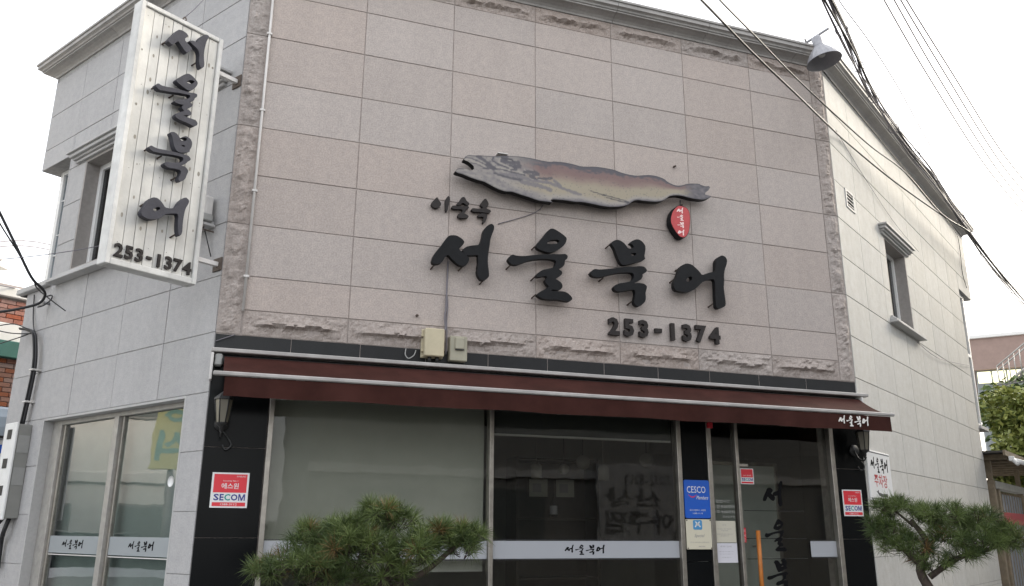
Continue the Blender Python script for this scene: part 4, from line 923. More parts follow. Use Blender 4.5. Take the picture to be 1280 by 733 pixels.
# ------------------------------------------------------------------ wall lanterns under the awning
def wall_lantern(x, z, lab):
    l = thing("wall_lantern", lab, "lantern", FRONT @ T(x, 0, z), "carriage lanterns on the black piers")
    y = -0.17
    MB().lathe([(0.0, 0.16), (0.012, 0.13), (0.075, 0.075), (0.08, 0.06), (0.0, 0.06)], (x, y, z), 6, smooth=False).build("cap", BLACKM, l, FRONT)
    MB().lathe([(0.068, 0.058), (0.045, -0.13)], (x, y, z), 6, smooth=False).build("glass", mat("lantern_glass", (0.17, 0.155, 0.12), 0.3), l, FRONT)
    for k_ in range(6):
        a_ = k_*math.pi/3; MB().tube([(x+.07*math.cos(a_), y+.07*math.sin(a_), z+.06), (x+.047*math.cos(a_), y+.047*math.sin(a_), z-.13)], 0.005, 5).build("cage_bar", BLACKM, l, FRONT)
    MB().lathe([(0.05, -0.125), (0.05, -0.14), (0.02, -0.16), (0.014, -0.20), (0.0, -0.225)], (x, y, z), 8).build("finial", BLACKM, l, FRONT)
    MB().lathe([(0.0, 0.0), (0.06, 0.0), (0.06, 0.02), (0, 0.02)], (x, -0.012, z-0.12), 14, M=Matrix.Rotation(R(90), 3, 'X')).build("back_plate", BLACKM, l, FRONT)
    sp = spline([(x, -0.02, z-0.10), (x, -0.07, z-0.20), (x, -0.15, z-0.235), (x, -0.19, z-0.20)], 5); MB().tube(sp, 0.008, 6).build("scroll_arm", BLACKM, l, FRONT)
    sp = spline([(x+.0, -0.02, z-0.16), (x+.05, -0.04, z-0.22), (x+.09, -0.05, z-0.29), (x+.05, -0.04, z-0.33), (x+.02, -0.03, z-0.29)], 5); MB().tube(sp, 0.007, 6).build("scroll", BLACKM, l, FRONT)
    return l
wall_lantern(-0.085, 2.45, "black carriage lantern under the left end of the awning")
wall_lantern(6.34, 2.46, "black carriage lantern on the pier beside the parking sign")

# ------------------------------------------------------------------ stickers and plates
def secom(x0, z0, x1, z1, y, lab, kor=True):
    s = thing("security_sticker", lab, "sticker", FRONT @ T((x0+x1)/2, y, z0), "red and white security stickers")
    wd, ht = x1-x0, z1-z0; X = lambda t: x0+wd*t; Z = lambda t: z0+ht*t
    MB().cbox(x0, x1, y-0.003, y, z0, z1, 0.0008).build("backing", STWHITE, s, FRONT)
    b = MB(); b.box(X(.055), X(.945), y-.0036, y-.0031, Z(.43), Z(.955)); b.box(X(.055), X(.945), y-.0036, y-.0031, Z(.045), Z(.155)); b.build("red_field", STRED, s, FRONT)
    b = MB()
    if kor:
        type_into(b, "에스원", X(.27), Z(.535), X(.73), Z(.70), y-.004, 0, 0.012)
        type_into(b, "Security No.1", X(.30), Z(.735), X(.70), Z(.785), y-.004)
        type_into(b, "SAMSUNG", X(.66), Z(.875), X(.90), Z(.915), y-.004)
        type_into(b, "1588-3112", X(.28), Z(.07), X(.72), Z(.13), y-.004)
    else:
        type_into(b, "24시 경비중", X(.18), Z(.50), X(.82), Z(.60), y-.004)
    b.build("white_print", STWHITE if kor else STPINK, s, FRONT)
    for ch, a, c, m_ in (("S", .085, .225, STBLUE), ("E", .245, .355, STBLUE), ("C", .37, .53, STGREEN), ("O", .545, .725, STBLUE), ("M", .745, .925, STBLUE)):
        b = MB()
        if ch == 'M':
            mx_ = lambda t: X(a+(c-a)*t); mz_ = lambda t: Z(.205+.185*t)
            b.prism([[(mx_(p_), mz_(q_)) for p_, q_ in ((0, 0), (.17, 0), (.17, .66), (.42, 0), (.58, 0), (.83, .66), (.83, 0), (1, 0), (1, 1), (.76, 1), (.5, .34), (.24, 1), (0, 1))]], y-.0042, y-.0037)
        else: type_into(b, ch, X(a), Z(.205), X(c), Z(.39), y-.004, 0, .03)
        b.build("printed_letter", m_, s, FRONT)
secom(-0.117, 1.662, 0.172, 1.941, 0.0, "square red and white security sticker on the left black pier")
secom(6.143, 1.660, 6.395, 1.930, 0.0, "square red and white security sticker on the right black pier")
secom(4.935, 1.962, 5.092, 2.118, YG, "small red security sticker at the top of the glass door", False)

cp = thing("pest_control_sign", "blue rounded pest control sign on the black column left of the door", "sign", FRONT @ T(4.39, 0, 1.62))
def rrect(x0, x1, z0, z1, r_, n=5):
    o = []
    for cx_, cz_, a0 in ((x1-r_, z1-r_, 0), (x0+r_, z1-r_, 90), (x0+r_, z0+r_, 180), (x1-r_, z0+r_, 270)):
        o += [(cx_+r_*math.cos(R(a0+90*i/n)), cz_+r_*math.sin(R(a0+90*i/n))) for i in range(n+1)]
    return o
MB().prism([rrect(4.246, 4.530, 1.622, 1.985, 0.02)], -0.006, 0.008).build("plate", CESBLUE, cp, FRONT)
b = MB(); type_into(b, "CESCO", 4.275, 1.862, 4.485, 1.925, -0.007); type_into(b, "Members", 4.375, 1.800, 4.505, 1.835, -0.007, shear=.35)
type_into(b, "세스코멤버스 사업장", 4.295, 1.690, 4.475, 1.706, -0.007); type_into(b, "1588-1119", 4.33, 1.662, 4.44, 1.674, -0.007); b.build("white_print", STWHITE, cp, FRONT)
sw_ = [(4.285+.10*t, 1.848-.022*math.sin(math.pi*t)) for t in [i/8 for i in range(9)]]
MB().prism([sw_+[(p[0], p[1]-.010*math.sin(math.pi*i/8)-.001) for i, p in enumerate(sw_)][::-1]], -0.0072, -0.0062).build("red_swoosh", STRED, cp, FRONT)
ct = thing("certificate_plate", "cream certificate plate with a small blue emblem under the blue sign", "plaque", FRONT @ T(4.39, 0, 1.33))
MB().cbox(4.248, 4.528, -0.006, 0.008, 1.332, 1.612, 0.002).build("plate", PLATE, ct, FRONT)
MB().prism([rrect(4.325, 4.425, 1.515, 1.605, 0.014)], -0.0075, -0.0062).build("emblem", mat("emblem_blue", (0.07, 0.27, 0.52), 0.4), ct, FRONT)
b = MB()
for sx in (-1, 1): b.prism([[(4.375-.03*sx, 1.588), (4.375-.018*sx, 1.592), (4.375+.034*sx, 1.545), (4.375+.026*sx, 1.536)][::sx]], -0.0085, -0.0076)
b.prism([rrect(4.355, 4.395, 1.553, 1.575, .008)], -.0085, -.0078); b.build("emblem_mark", STWHITE, ct, FRONT)
b = MB(); type_into(b, "Special", 4.33, 1.435, 4.435, 1.475, -0.007, shear=.3); type_into(b, "안심 음식점 인증업소", 4.285, 1.392, 4.495, 1.402, -0.007); type_into(b, "2017.03", 4.375, 1.353, 4.445, 1.364, -0.007, 0, .02); b.build("print", PRINTG, ct, FRONT)
for (x, z) in ((4.258, 1.602), (4.518, 1.602), (4.258, 1.342), (4.518, 1.342)): MB().lathe([(0.0, 0), (0.007, 0), (0.005, 0.004), (0, .004)], (x, -0.0062, z), 8, M=Matrix.Rotation(R(90), 3, 'X')).build("screw", RUST, ct, FRONT)

def notice(x0, x1, z0, z1, m, lab, lines):
    n_ = thing("paper_notice", lab, "notice", FRONT @ T((x0+x1)/2, YG, z0))
    MB().box(x0, x1, YG-0.0012, YG-0.0004, z0, z1).build("sheet", m, n_, FRONT)
    b = MB()
    for (t, c_, wd, h, body) in lines:
        zc_ = z0+(z1-z0)*t; xc = x0+(x1-x0)*.5
        type_into(b, body, xc-(x1-x0)*wd/2, zc_, xc+(x1-x0)*wd/2, zc_+h, YG-0.0018)
    b.build("print", PRINTG, n_, FRONT)
notice(4.578, 4.838, 1.395, 1.600, PAPERC, "cream paper notice on the glass under the opening hours", [(.78, 0, .16, .012, "안내"), (.60, 0, .62, .010, "저희 업소는 좋은 재료만을"), (.52, 0, .30, .010, "사용하며"), (.36, 0, .70, .010, "정성을 다하여 모시겠습니다"), (.28, 0, .36, .010, "감사합니다")])
notice(4.582, 4.842, 1.205, 1.389, PAPERW, "white paper notice taped below the cream one", [(.78, 0, .48, .016, "주차 안내"), (.55, 0, .66, .007, "건물 뒤편 주차장을 이용"), (.42, 0, .6, .007, "하여 주시기 바랍니다"), (.25, 0, .4, .007, "서울북어")])
b = MB(); type_into(b, "영업시간", 4.63, 1.775, 4.79, 1.803, YG-.001); type_into(b, "오전 9:30부터", 4.59, 1.722, 4.838, 1.755, YG-.001); type_into(b, "오후 9:00까지", 4.59, 1.671, 4.838, 1.703, YG-.001); type_into(b, "일요일 휴무", 4.70, 1.632, 4.836, 1.652, YG-.001)
b.build("opening_hours", mat("faded_white_print", (0.42, 0.42, 0.40), 0.6), sl, FRONT)
ps = thing("push_sticker", "narrow red push sticker on the door edge beside the orange handle", "sticker", FRONT @ T(4.94, YG, 1.40))
MB().prism([rrect(4.912, 4.955, 1.395, 1.535, .006)], YG-.002, YG-.0004).build("backing", STRED, ps, FRONT)
b = MB()
for i, ch in enumerate("미시오"): type_into(b, ch, 4.921, 1.490-.042*i, 4.946, 1.522-.042*i, YG-.0026)
b.build("print", STWHITE, ps, FRONT)
b = MB()
for i, k_ in enumerate(("M1", "M2", "M3", "M4")):
    zt = 2.005-0.382*i
    for g_ in fitted(k_, 5.185-.01*i, zt-(.255 if i == 0 else .315), 5.435-.01*i, zt): b.prism(g_, YG-.0015, YG-.0003)
b.build("brush_lettering", BRUSHB, door, FRONT)
brush_word(MB(), 2.985, 1.285, 3.405, 1.376, YG-.0032, .0008).build("band_lettering", BRUSHB, sw2, FRONT)
for x0, x1 in ((-2.50, -2.06), (-1.245, -0.805)): brush_word(MB(), x0, 1.302, x1, 1.392, 0.1364, .0008).build("band_lettering", BRUSHB, lwn, LEFT)
ds = thing("round_sticker", "white round sticker on the glass of the left shop window", "sticker", LEFT @ T(-.67, .135, 1.9))
MB().lathe([(0.0001, 0), (0.047, 0), (0.047, 0.002)], (-0.665, 0.1385, 1.892), 24, M=Matrix.Rotation(R(90), 3, 'X')).build("disc", STWHITE, ds, LEFT)

# parking sign on the right wall
pk = thing("parking_sign", "white parking sign with black and red Korean lettering and an arrow", "sign", RIGHT @ T(0.47, 0, 1.83))
MB().cbox(0.045, 0.895, -0.02, -0.002, 1.832, 2.365, 0.003).build("panel", STWHITE, pk, RIGHT)
b = MB(); b.box(0.06, 0.88, -.0215, -.0202, 2.340, 2.350); b.box(0.06, 0.88, -.0215, -.0202, 1.847, 1.857); b.build("border_line", PRINT, pk, RIGHT)
brush_word(MB(), 0.13, 2.13, 0.80, 2.30, -.0202, .0012).build("black_lettering", BRUSHB, pk, RIGHT)
b = MB(); type_into(b, "주차장", 0.22, 1.975, 0.70, 2.115, -.0212, 0, .01); b.build("red_lettering", mat("red_print", (0.45, 0.03, 0.035), .5), pk, RIGHT)
MB().prism([[(0.27, 1.925), (0.33, 1.945), (0.335, 1.918), (0.50, 1.905), (0.66, 1.915), (0.66, 1.878), (0.50, 1.872), (0.40, 1.878), (0.335, 1.885)]], -.0214, -.0202).build("arrow", PRINT, pk, RIGHT)

# ------------------------------------------------------------------ boxes, pipe and cables on the front
j1 = thing("junction_box", "cream junction box above the awning, left and larger of the pair", "junction box", FRONT @ T(1.67, 0, 3.01), "junction boxes over the awning")
MB().cbox(1.580, 1.762, -0.115, -0.03, 3.010, 3.268, 0.008).build("lid", CREAMB, j1, FRONT)
MB().cbox(1.566, 1.772, -0.03, 0.004, 3.006, 3.272, 0.006).build("back_box", CREAMB, j1, FRONT)
for z in (3.07, 3.21): MB().cbox(1.560, 1.582, -0.06, -0.03, z-.014, z+.014, .003).build("latch", CREAMB, j1, FRONT)
for x in (1.64, 1.71): MB().tube([(x, -0.06, 3.012), (x, -0.06, 2.965)], 0.018, 10).build("cable_gland", BLACKM, j1, FRONT)
j2 = thing("junction_box", "khaki junction box above the awning, right and smaller of the pair", "junction box", FRONT @ T(1.91, 0, 2.99), "junction boxes over the awning")
MB().cbox(1.826, 1.992, -0.075, 0.004, 2.990, 3.222, 0.006).build("back_box", BEIGEB, j2, FRONT)
MB().cbox(1.872, 1.958, -0.095, -0.075, 3.098, 3.205, 0.006).build("cover", BEIGEB, j2, FRONT)
MB().box(1.874, 1.956, -0.094, -0.0755, 3.090, 3.0975).build("slot", BLACKM, j2, FRONT)
wp = thing("conduit_pipe", "thin white conduit running down the left edge of the pink panels", "pipe", FRONT @ T(0, 0, 3.3))
MB().tube([(-0.004, -0.022, 3.30), (-0.004, -0.022, 6.95)], 0.0125, 8).build("pipe", WHITEM, wp, FRONT)
for z in (3.6, 4.4, 5.2, 6.0, 6.7): MB().cbox(-0.028, 0.020, -0.037, 0.0, z, z+0.02, .002).build("clip", WHITEM, wp, FRONT)
def cable(name, pts, r_, lab, m=CABLE, M=ID, grp=None, sub=6, cat="cable"):
    o = MB().tube(spline(pts, sub), r_, 6).build(name, m, None, M); return tag(o, lab, cat, grp)
cable("sign_cable", [(1.80, -0.02, 3.95), (1.795, -0.02, 3.7), (1.79, -0.025, 3.5), (1.78, -0.03, 3.4), (1.79, -0.03, 3.30), (1.775, -0.04, 3.27)], 0.008, "dark cable from the first big letter down to the cream box", CABLEG, FRONT)
cable("sign_cable", [(1.80, -0.015, 3.62), (1.808, -0.02, 3.5), (1.80, -0.025, 3.36), (1.805, -0.03, 3.25), (1.80, -0.03, 3.05)], 0.006, "thin cable passing between the two junction boxes", CABLEG, FRONT)
cable("sign_cable", [(2.30, -0.008, 4.40), (2.75, -0.006, 4.62), (2.75, -0.006, 4.9)], 0.004, "thin wire from the fish board to the second big letter", CABLEG, FRONT)
cable("loose_wire", [(1.43, -0.01, 3.08), (1.42, -0.04, 3.02), (1.45, -0.05, 2.985), (1.50, -0.04, 3.02), (1.52, -0.02, 3.07)], 0.005, "loop of loose wire just left of the cream junction box", GREYB, FRONT)

# ------------------------------------------------------------------ yard lamp at the right corner of the cornice
yl = thing("yard_lamp", "ribbed enamel shade lamp on an arm at the cornice corner", "lamp", FRONT @ T(6.2, 0, 7.1))
tilt = Matrix.Rotation(R(-9), 3, 'Y') @ Matrix.Rotation(R(-6), 3, 'X')
c0 = (6.222, -0.34, 6.835); vs = []; seg = 36; prof = [(0.205, 0.0), (0.200, 0.012), (0.165, 0.075), (0.115, 0.145), (0.078, 0.185), (0.070, 0.20)]
b = MB()
for r_, z_ in prof:
    for k_ in range(seg):
        rr = r_*(1+(0.03 if (k_ % 2 and 0.07 < r_ < 0.2) else 0)); v = tilt @ Vector((rr*math.cos(2*math.pi*k_/seg), rr*math.sin(2*math.pi*k_/seg), z_)); vs.append(v+Vector(c0))
b.add(vs, [(i*seg+k_, i*seg+(k_+1) % seg, (i+1)*seg+(k_+1) % seg, (i+1)*seg+k_) for i in range(len(prof)-1) for k_ in range(seg)])
b.build("shade", GALV, yl, FRONT)
MB().lathe([(0.198, 0.006), (0.16, 0.07), (0.11, 0.138), (0.0, 0.175)], c0, 36, M=tilt).build("reflector", LAMPIN, yl, FRONT)
MB().lathe([(0.0, 0.06), (0.035, 0.075), (0.045, 0.11), (0.025, 0.16)], c0, 16, M=tilt).build("bulb", BULB, yl, FRONT)
MB().lathe([(0.064, 0.195), (0.066, 0.21), (0.058, 0.225), (0.060, 0.32), (0.045, 0.345), (0.0, 0.35)], c0, 18, M=tilt).build("socket_housing", GALV, yl, FRONT)
MB().tube([(6.05, 0.10, 7.10), (6.12, -0.10, 7.165), (6.27, -0.42, 7.245)], 0.016, 8).build("arm", GALV, yl, FRONT)
MB().tube([(6.14, -0.16, 7.19), (6.12, -0.17, 7.225)], 0.010, 6).build("clamp", RUST, yl, FRONT)
MB().tube([(6.31, -0.36, 7.03), (6.38, -0.36, 7.02)], 0.006, 6).build("wing_bolt", RUST, yl, FRONT)
# ------------------------------------------------------------------ overhead lines
WR = "overhead wires above the parking entrance"
bun = [(2.97, 7.02, 6.75), (3.19, 7.34, 6.7), (3.7, 8.08, 6.62), (4.16, 8.78, 6.58), (4.77, 9.61, 6.55), (5.49, 10.49, 6.53), (6.26, 11.41, 6.52), (7.63, 13.23, 6.52), (9.36, 15.5, 6.55), (12.15, 18.98, 6.6), (16.5, 24.5, 6.8)]
bun = [(2.3, 6.1, 6.92)] + bun
cr = random.Random(5)
bt_ = thing("cable_bundle", "thick tangled bundle of telephone cables crossing the white sky", "cable bundle", T(2.3, 6.1, 6.9))
for i in range(9):
    ph = cr.uniform(0, 6.28); rad = cr.uniform(.015, .06)
    p = spline([(x+rad*math.cos(ph+j*.9)+cr.uniform(-.012, .012), y+cr.uniform(-.01, .01), z+rad*math.sin(ph+j*.9)+cr.uniform(-.03, .02)*(i > 3)) for j, (x, y, z) in enumerate(bun)], 8)
    MB().tube(p, cr.choice((.007, .009, .012)), 6).build("cable", CABLEG if i % 3 else CABLE, bt_)
mess = [(2.6, 6.2, 7.0), (3.21, 7.22, 6.85), (3.37, 7.48, 6.8), (3.91, 8.08, 6.72), (4.58, 8.91, 6.66), (5.36, 9.96, 6.62), (6.34, 11.3, 6.6), (7.53, 13.02, 6.58), (9.18, 15.16, 6.6), (11.93, 18.59, 6.65), (16.2, 24.2, 6.85)]
MB().tube(spline(mess, 8), .006, 6).build("messenger_wire", CABLEG, bt_)
ms_ = spline(mess, 8); bs_ = spline(bun, 8)
for i in range(14, 80, 7):
    q = bs_[i]; tn_ = (bs_[i+1]-bs_[i-1]).normalized(); a_ = tn_.orthogonal().normalized(); b_ = tn_.cross(a_)
    MB().tube([q+(a_*math.cos(t)+b_*math.sin(t))*.062+tn_*.03*math.sin(t) for t in [k_*math.pi/8 for k_ in range(18)]], .005, 5).build("cable_ring", CABLEG, bt_)
TH = [[(4.69, 9.43, 8.6), (5.1, 9.94, 8.55), (6.52, 11.67, 8.4), (9.1, 14.8, 8.35), (11.48, 17.51, 8.4)], [(4.83, 9.43, 8.6), (5.24, 9.94, 8.55), (6.76, 11.78, 8.4), (9.43, 14.98, 8.35), (11.9, 17.76, 8.4)],
      [(4.92, 9.42, 8.6), (5.33, 9.94, 8.55), (6.71, 11.55, 8.4), (9.27, 14.61, 8.35), (11.66, 17.27, 8.4)], [(4.99, 9.42, 8.6), (5.41, 9.94, 8.55), (6.86, 11.59, 8.4), (9.14, 14.27, 8.35), (11.44, 16.8, 8.4)]]
for p, lab in zip(TH, ("lowest and leftmost of the four thin power lines at the upper right", "second from the left of the four thin power lines", "third from the left of the four thin power lines", "rightmost of the four thin power lines at the upper right")):
    cable("power_line", p, 0.011, lab, CABLEG, grp="four thin power lines", sub=10, cat="power line")
cable("service_cable", [(1.24, 4.84, 5.15), (1.71, 5.98, 5.73), (2.3, 7.06, 6.13), (3.11, 8.06, 6.2), (4.12, 8.95, 5.89), (5.02, 9.87, 5.94), (5.91, 10.77, 5.75), (6.74, 11.7, 5.87)][0:1]+[(1.71, 5.98, 5.73), (2.32, 7.05, 6.1), (3.2, 8.25, 6.27), (4.3, 9.25, 6.05), (5.15, 10.1, 6.05), (5.95, 10.85, 5.78), (6.74, 11.7, 5.87)], 0.0085, "upper of two black service cables crossing in front of the cornice", CABLE, grp="black service cables across the facade")
cable("service_cable", [(1.08, 4.88, 5.18), (1.53, 5.9, 5.68), (2.22, 6.85, 5.79), (2.97, 7.75, 5.82), (3.61, 8.68, 6.0), (4.24, 9.61, 6.21), (5.12, 10.41, 6.08), (6.1, 11.14, 5.88), (6.94, 11.93, 5.9)], 0.0105, "lower and thicker of two black service cables crossing the facade corner", CABLE, grp="black service cables across the facade")
cable("wall_wire", [(0.02, -.02, 6.935), (2.2, -.02, 6.92), (4.6, -.02, 6.90), (6.9, -.02, 6.88), (7.2, -.02, 6.6), (7.1, -.02, 6.1), (7.3, -.02, 5.85)], 0.007, "thin black wire stapled under the cornice of the cream wall", CABLE, RIGHT)
cable("wall_wire", [(0.25, -.012, 6.25), (1.4, -.015, 5.95), (2.6, -.015, 5.72), (3.8, -.02, 5.62)], 0.003, "faint thin wire hanging across the top of the cream wall", CABLEG, RIGHT)
cable("wall_wire", [(2.98, -.02, 4.06), (4.2, -.03, 4.02), (6.6, -.03, 4.28)], 0.004, "thin wire running from the window sill to the far end of the cream wall", CABLEG, RIGHT)
LC = "cables at the left corner"
cable("service_cable", [(-4.04, 5.96, 4.01), (-3.97, 6.06, 3.84), (-3.88, 6.18, 3.62), (-3.79, 6.3, 3.4), (-3.74, 6.39, 3.33), (-3.74, 6.44, 3.29), (-3.8, 6.47, 3.23), (-3.95, 6.43, 3.17), (-4.11, 6.39, 3.13)], 0.011, "black looping cable dropping in from the left picture edge", CABLE, grp=LC)
cable("service_cable", [(-3.97, 5.89, 3.88), (-4.05, 6.2, 3.81), (-4.08, 6.53, 3.69), (-4.11, 6.86, 3.55), (-4.21, 7.16, 3.53), (-4.75, 8.6, 3.72)], 0.006, "thin cable running to the insulator left of the grey wall", CABLE, grp=LC)
cable("service_cable", [(-4.6, 5.6, 3.45), (-4.05, 6.19, 3.51), (-3.97, 6.16, 3.5), (-3.67, 6.27, 3.58), (-3.32, 6.39, 3.70), (-2.9, 6.5, 3.9)], 0.0035, "thin straight wire passing behind the lower corner of the hanging sign", CABLEG, grp=LC)
for p, lab in (([(-8.8, 13.36, 6.14), (-8.59, 14.67, 6.56), (-8, 18, 6.9)], "upper of three faint distant wires at the left edge"), ([(-8.79, 13.37, 6.06), (-8.58, 14.68, 6.46), (-8, 18, 6.8)], "middle of three faint distant wires at the left edge"), ([(-7.08, 10.9, 4.69), (-7.14, 12.05, 4.88), (-7.2, 14, 5.0)], "lowest of three faint distant wires above the brick house")):
    cable("distant_wire", p, 0.012, lab, CABLEG, grp="faint distant wires")
iw = thing("cable_insulator", "pale insulator clamp with a black cable loop on the grey wall corner", "insulator", LEFT @ T(-3.31, 0, 3.87))
MB().tube([(-3.31, 0.0, 3.885), (-3.31, -0.07, 3.885)], 0.018, 8).build("bracket", GALV, iw, LEFT)
MB().lathe([(0.0, -.04), (.03, -.035), (.02, -.01), (.034, .01), (.02, .03), (0, .04)], (-3.31, -0.085, 3.88), 12).build("spool", WHITEM, iw, LEFT)
MB().tube(spline([(-3.36, -.06, 3.86), (-3.30, -.12, 3.82), (-3.20, -.10, 3.83), (-3.17, -.05, 3.90), (-3.22, -.03, 3.96), (-3.30, -.06, 3.95)], 5), .008, 6).build("cable_loop", CABLE, iw, LEFT)
dc = thing("down_cables", "thick taped black cables running down the left wall to the meter box", "cable bundle", LEFT @ T(-3.4, 0, 2.6))
for q, (dx, dy, r_) in enumerate(((0, 0, .017), (.022, -.01, .013), (-.02, -.012, .012), (.01, -.03, .010))):
    MB().tube(spline([(-3.80+dx, -.05+dy, 3.66), (-3.60+dx, -.06+dy, 3.62), (-3.42+dx, -.06+dy, 3.55), (-3.34+dx, -.06+dy, 3.42), (-3.28+dx, -.055+dy, 3.18), (-3.31+dx, -.05+dy, 2.9), (-3.36+dx, -.05+dy, 2.55)], 6), r_, 7).build("cable", CABLE, dc, LEFT)
for z, x in ((3.12, -3.275), (2.78, -3.315)): MB().cbox(x-.045, x+.045, -.10, 0.0, z, z+.018, .003).build("clip", WHITEM, dc, LEFT)
for pts, r_ in (([(-3.42, -.06, 3.55), (-3.75, -.2, 3.58), (-4.1, -.3, 3.70), (-4.25, -.35, 3.95)], .006), ([(-3.42, -.06, 3.56), (-3.62, -.2, 3.66), (-3.95, -.3, 3.66), (-4.1, -.3, 3.74)], .006), ([(-3.42, -.06, 3.58), (-3.6, -.1, 3.54), (-4.0, -.2, 3.48), (-4.6, -.3, 3.42)], .006), ([(-3.42, -.06, 3.55), (-3.62, -.02, 3.75), (-3.70, -.02, 4.05)], .007)):
    MB().tube(spline(pts, 6), r_, 6).build("loose_cable", CABLE, dc, LEFT)
# meter box
mt_ = thing("meter_box", "white meter box with three dark slots on the corner of the grey wall", "meter box", LEFT @ T(-3.36, 0, 1.6))
MB().cbox(-3.50, -3.235, -0.135, 0.0, 1.59, 2.545, 0.006).build("case", mat("grey_meter_side", (0.24, 0.24, 0.225), .6, nscale=8, namt=.1), mt_, LEFT)
MB().cbox(-3.51, -3.225, -0.160, -0.135, 1.575, 2.56, 0.006).build("front_cover", WHITEF, mt_, LEFT)
for z in (2.39, 2.09, 1.815): MB().cbox(-3.42, -3.315, -0.164, -0.1605, z, z+.10, 0.001).build("slot", BLACKM, mt_, LEFT)
for z in (1.92, 2.25): MB().box(-3.234, -3.231, -0.125, -0.01, z, z+.18).build("side_window", GREYB, mt_, LEFT)
MB().tube(spline([(-3.3, -.06, 1.59), (-3.33, -.08, 1.45), (-3.42, -.05, 1.35), (-3.40, -.05, 1.1)], 5), .022, 7).build("cable", CABLE, mt_, LEFT)
MB().tube(spline([(-3.42, -.07, 1.59), (-3.48, -.10, 1.48), (-3.44, -.06, 1.30), (-3.5, -.04, 1.0)], 5), .018, 7).build("cable", CABLE, mt_, LEFT)

# ------------------------------------------------------------------ brick neighbour across the alley on the left
NB = frame((-2.51001-0.7879509*6.5, 6.88896+0.61573808*6.5), (0.61573808, 0.7879509))
nb = thing("brick_house", "red brick house with green band and white coping at the left edge", "house", NB)
MB().box(0.30, 3.0, 0.03, 6.0, 0.0, 4.85).build("core", MORTAR, nb, NB)
MB().cbox(0.30, 3.0, -0.06, 0.3, 4.655, 4.80, 0.01).build("coping", WHITEC, nb, NB)
MB().cbox(0.30, 3.0, -0.03, 0.1, 4.03, 4.285, 0.008).build("white_band", WHITEC, nb, NB)
MB().cbox(0.30, 3.0, -0.09, 0.1, 3.795, 4.025, 0.008).build("green_band", GREENB, nb, NB)
bmesh_ = MB(); bmesh_.cbox(-.098, .098, 0, .05, -.029, .029, .003); bme = bmesh_.mesh("brick"); bme.materials.append(BRICKR)
bme2 = bme.copy(); bme2.materials.clear(); bme2.materials.append(BRICKD)
def courses(z0, z1, x0, x1, me):
    z = z0+.035; r_ = 0
    while z < z1-.02:
        x = x0+(.1 if r_ % 2 else .205)
        while x < x1:
            obj("brick", me, None, nb, NB @ T(x, 0, z)); x += .205
        z += .067; r_ += 1
courses(4.29, 4.655, 0.34, 1.45, bme)
courses(3.05, 3.79, 0.55, 1.45, bme2)
bb = MB(); bb.box(0.3, 0.5, 0.0, 0.03, 0, 3.79); bb.box(0.3, 1.5, 0.0, 0.03, 0, 3.05); bb.box(1.5, 3.0, 0, .03, 0, 3.79); bb.box(1.5, 3.0, 0, .03, 4.29, 4.65); bb.build("brick_wall", BRICKD, nb, NB)
NC = frame((-2.51001-0.7879509*4.25, 6.88896+0.61573808*4.25), (0.61573808, 0.7879509))
cn = thing("street_canopy", "pale blue grey canopy hood beside the meter box at the left edge", "canopy", NC @ T(0, 0, 2.5))
MB().extr([(0.0, 2.50), (0.0, 2.60), (0.03, 2.72), (0.12, 2.82), (0.25, 2.86), (0.9, 2.88), (0.9, 2.50)], -0.5, 0.40).build("hood", BLUEG, cn, NC)
MB().cbox(-0.5, 0.41, -0.015, 0.02, 2.475, 2.505, .004).build("edge_trim", BLACKM, cn, NC)
lb = thing("light_box_sign", "white light box sign with a blue oval mark below the canopy", "sign", NC @ T(0, 0, 1.9))
MB().cbox(-0.4, 0.235, 0.05, 0.25, 1.2, 2.47, .01).build("box", WHITEF, lb, NC)
MB().prism([[(0.13+.075*math.cos(k_*math.pi/9), 2.36+.05*math.sin(k_*math.pi/9)) for k_ in range(18)]], 0.046, 0.0495).build("oval_mark", CESBLUE, lb, NC)

# ------------------------------------------------------------------ right side: gate, lean-to roof, camera, tree, hall
gt = thing("yard_gate", "timber framed gate of grey boards with a red panel past the cream wall", "gate", RIGHT @ T(7.3, 0, 0))
for x in (7.00, 7.36, 9.8, 12.0): MB().cbox(x, x+.12, -.04, .08, 0, 2.36, .01).build("post", WOODP, gt, RIGHT)
MB().cbox(7.12, 12.1, -.06, .10, 2.23, 2.36, .01).build("beam", mat("pale_beam", (.36, .35, .32), .8, nscale=8, namt=.2), gt, RIGHT)
for i in range(17):
    x = 7.50+i*.262
    MB().cbox(x, x+.235, .0, .03, .1, 2.16, .004).build("board", GATEG, gt, RIGHT)
    MB().cbox(x+.236, x+.262, -.008, .03, .1, 2.20, .003).build("batten", WOODP, gt, RIGHT)
MB().cbox(7.50, 12.0, -.012, -.001, 1.64, 1.85, .002).build("red_panel", GATER, gt, RIGHT)
lr = thing("lean_to_roof", "dark sheet lean-to roof over the gate on timber rafters", "roof", RIGHT @ T(8, 0, 2.7))
b = MB(); b.box(6.60, 13.0, -.30, 1.6, 2.795, 2.825); b.build("roof_sheet", SHEET, lr, RIGHT)
MB().cbox(6.60, 13.0, -.335, -.30, 2.74, 2.83, .004).build("fascia", WOODP, lr, RIGHT)
for i in range(9): MB().cbox(6.9+i*.7, 6.97+i*.7, -.29, 1.5, 2.70, 2.79, .004).build("rafter", WOODP, lr, RIGHT)
for x in (7.05, 9.85, 12.05): MB().cbox(x, x+.08, -.02, .06, 2.36, 2.70, .004).build("strut", WOODP, lr, RIGHT)
cc = thing("security_camera", "white security camera under the lean-to roof edge", "camera", RIGHT @ T(6.85, -.35, 2.6))
MB().cbox(6.80, 6.90, -.42, -.34, 2.66, 2.74, .008).build("mount", WHITEF, cc, RIGHT)
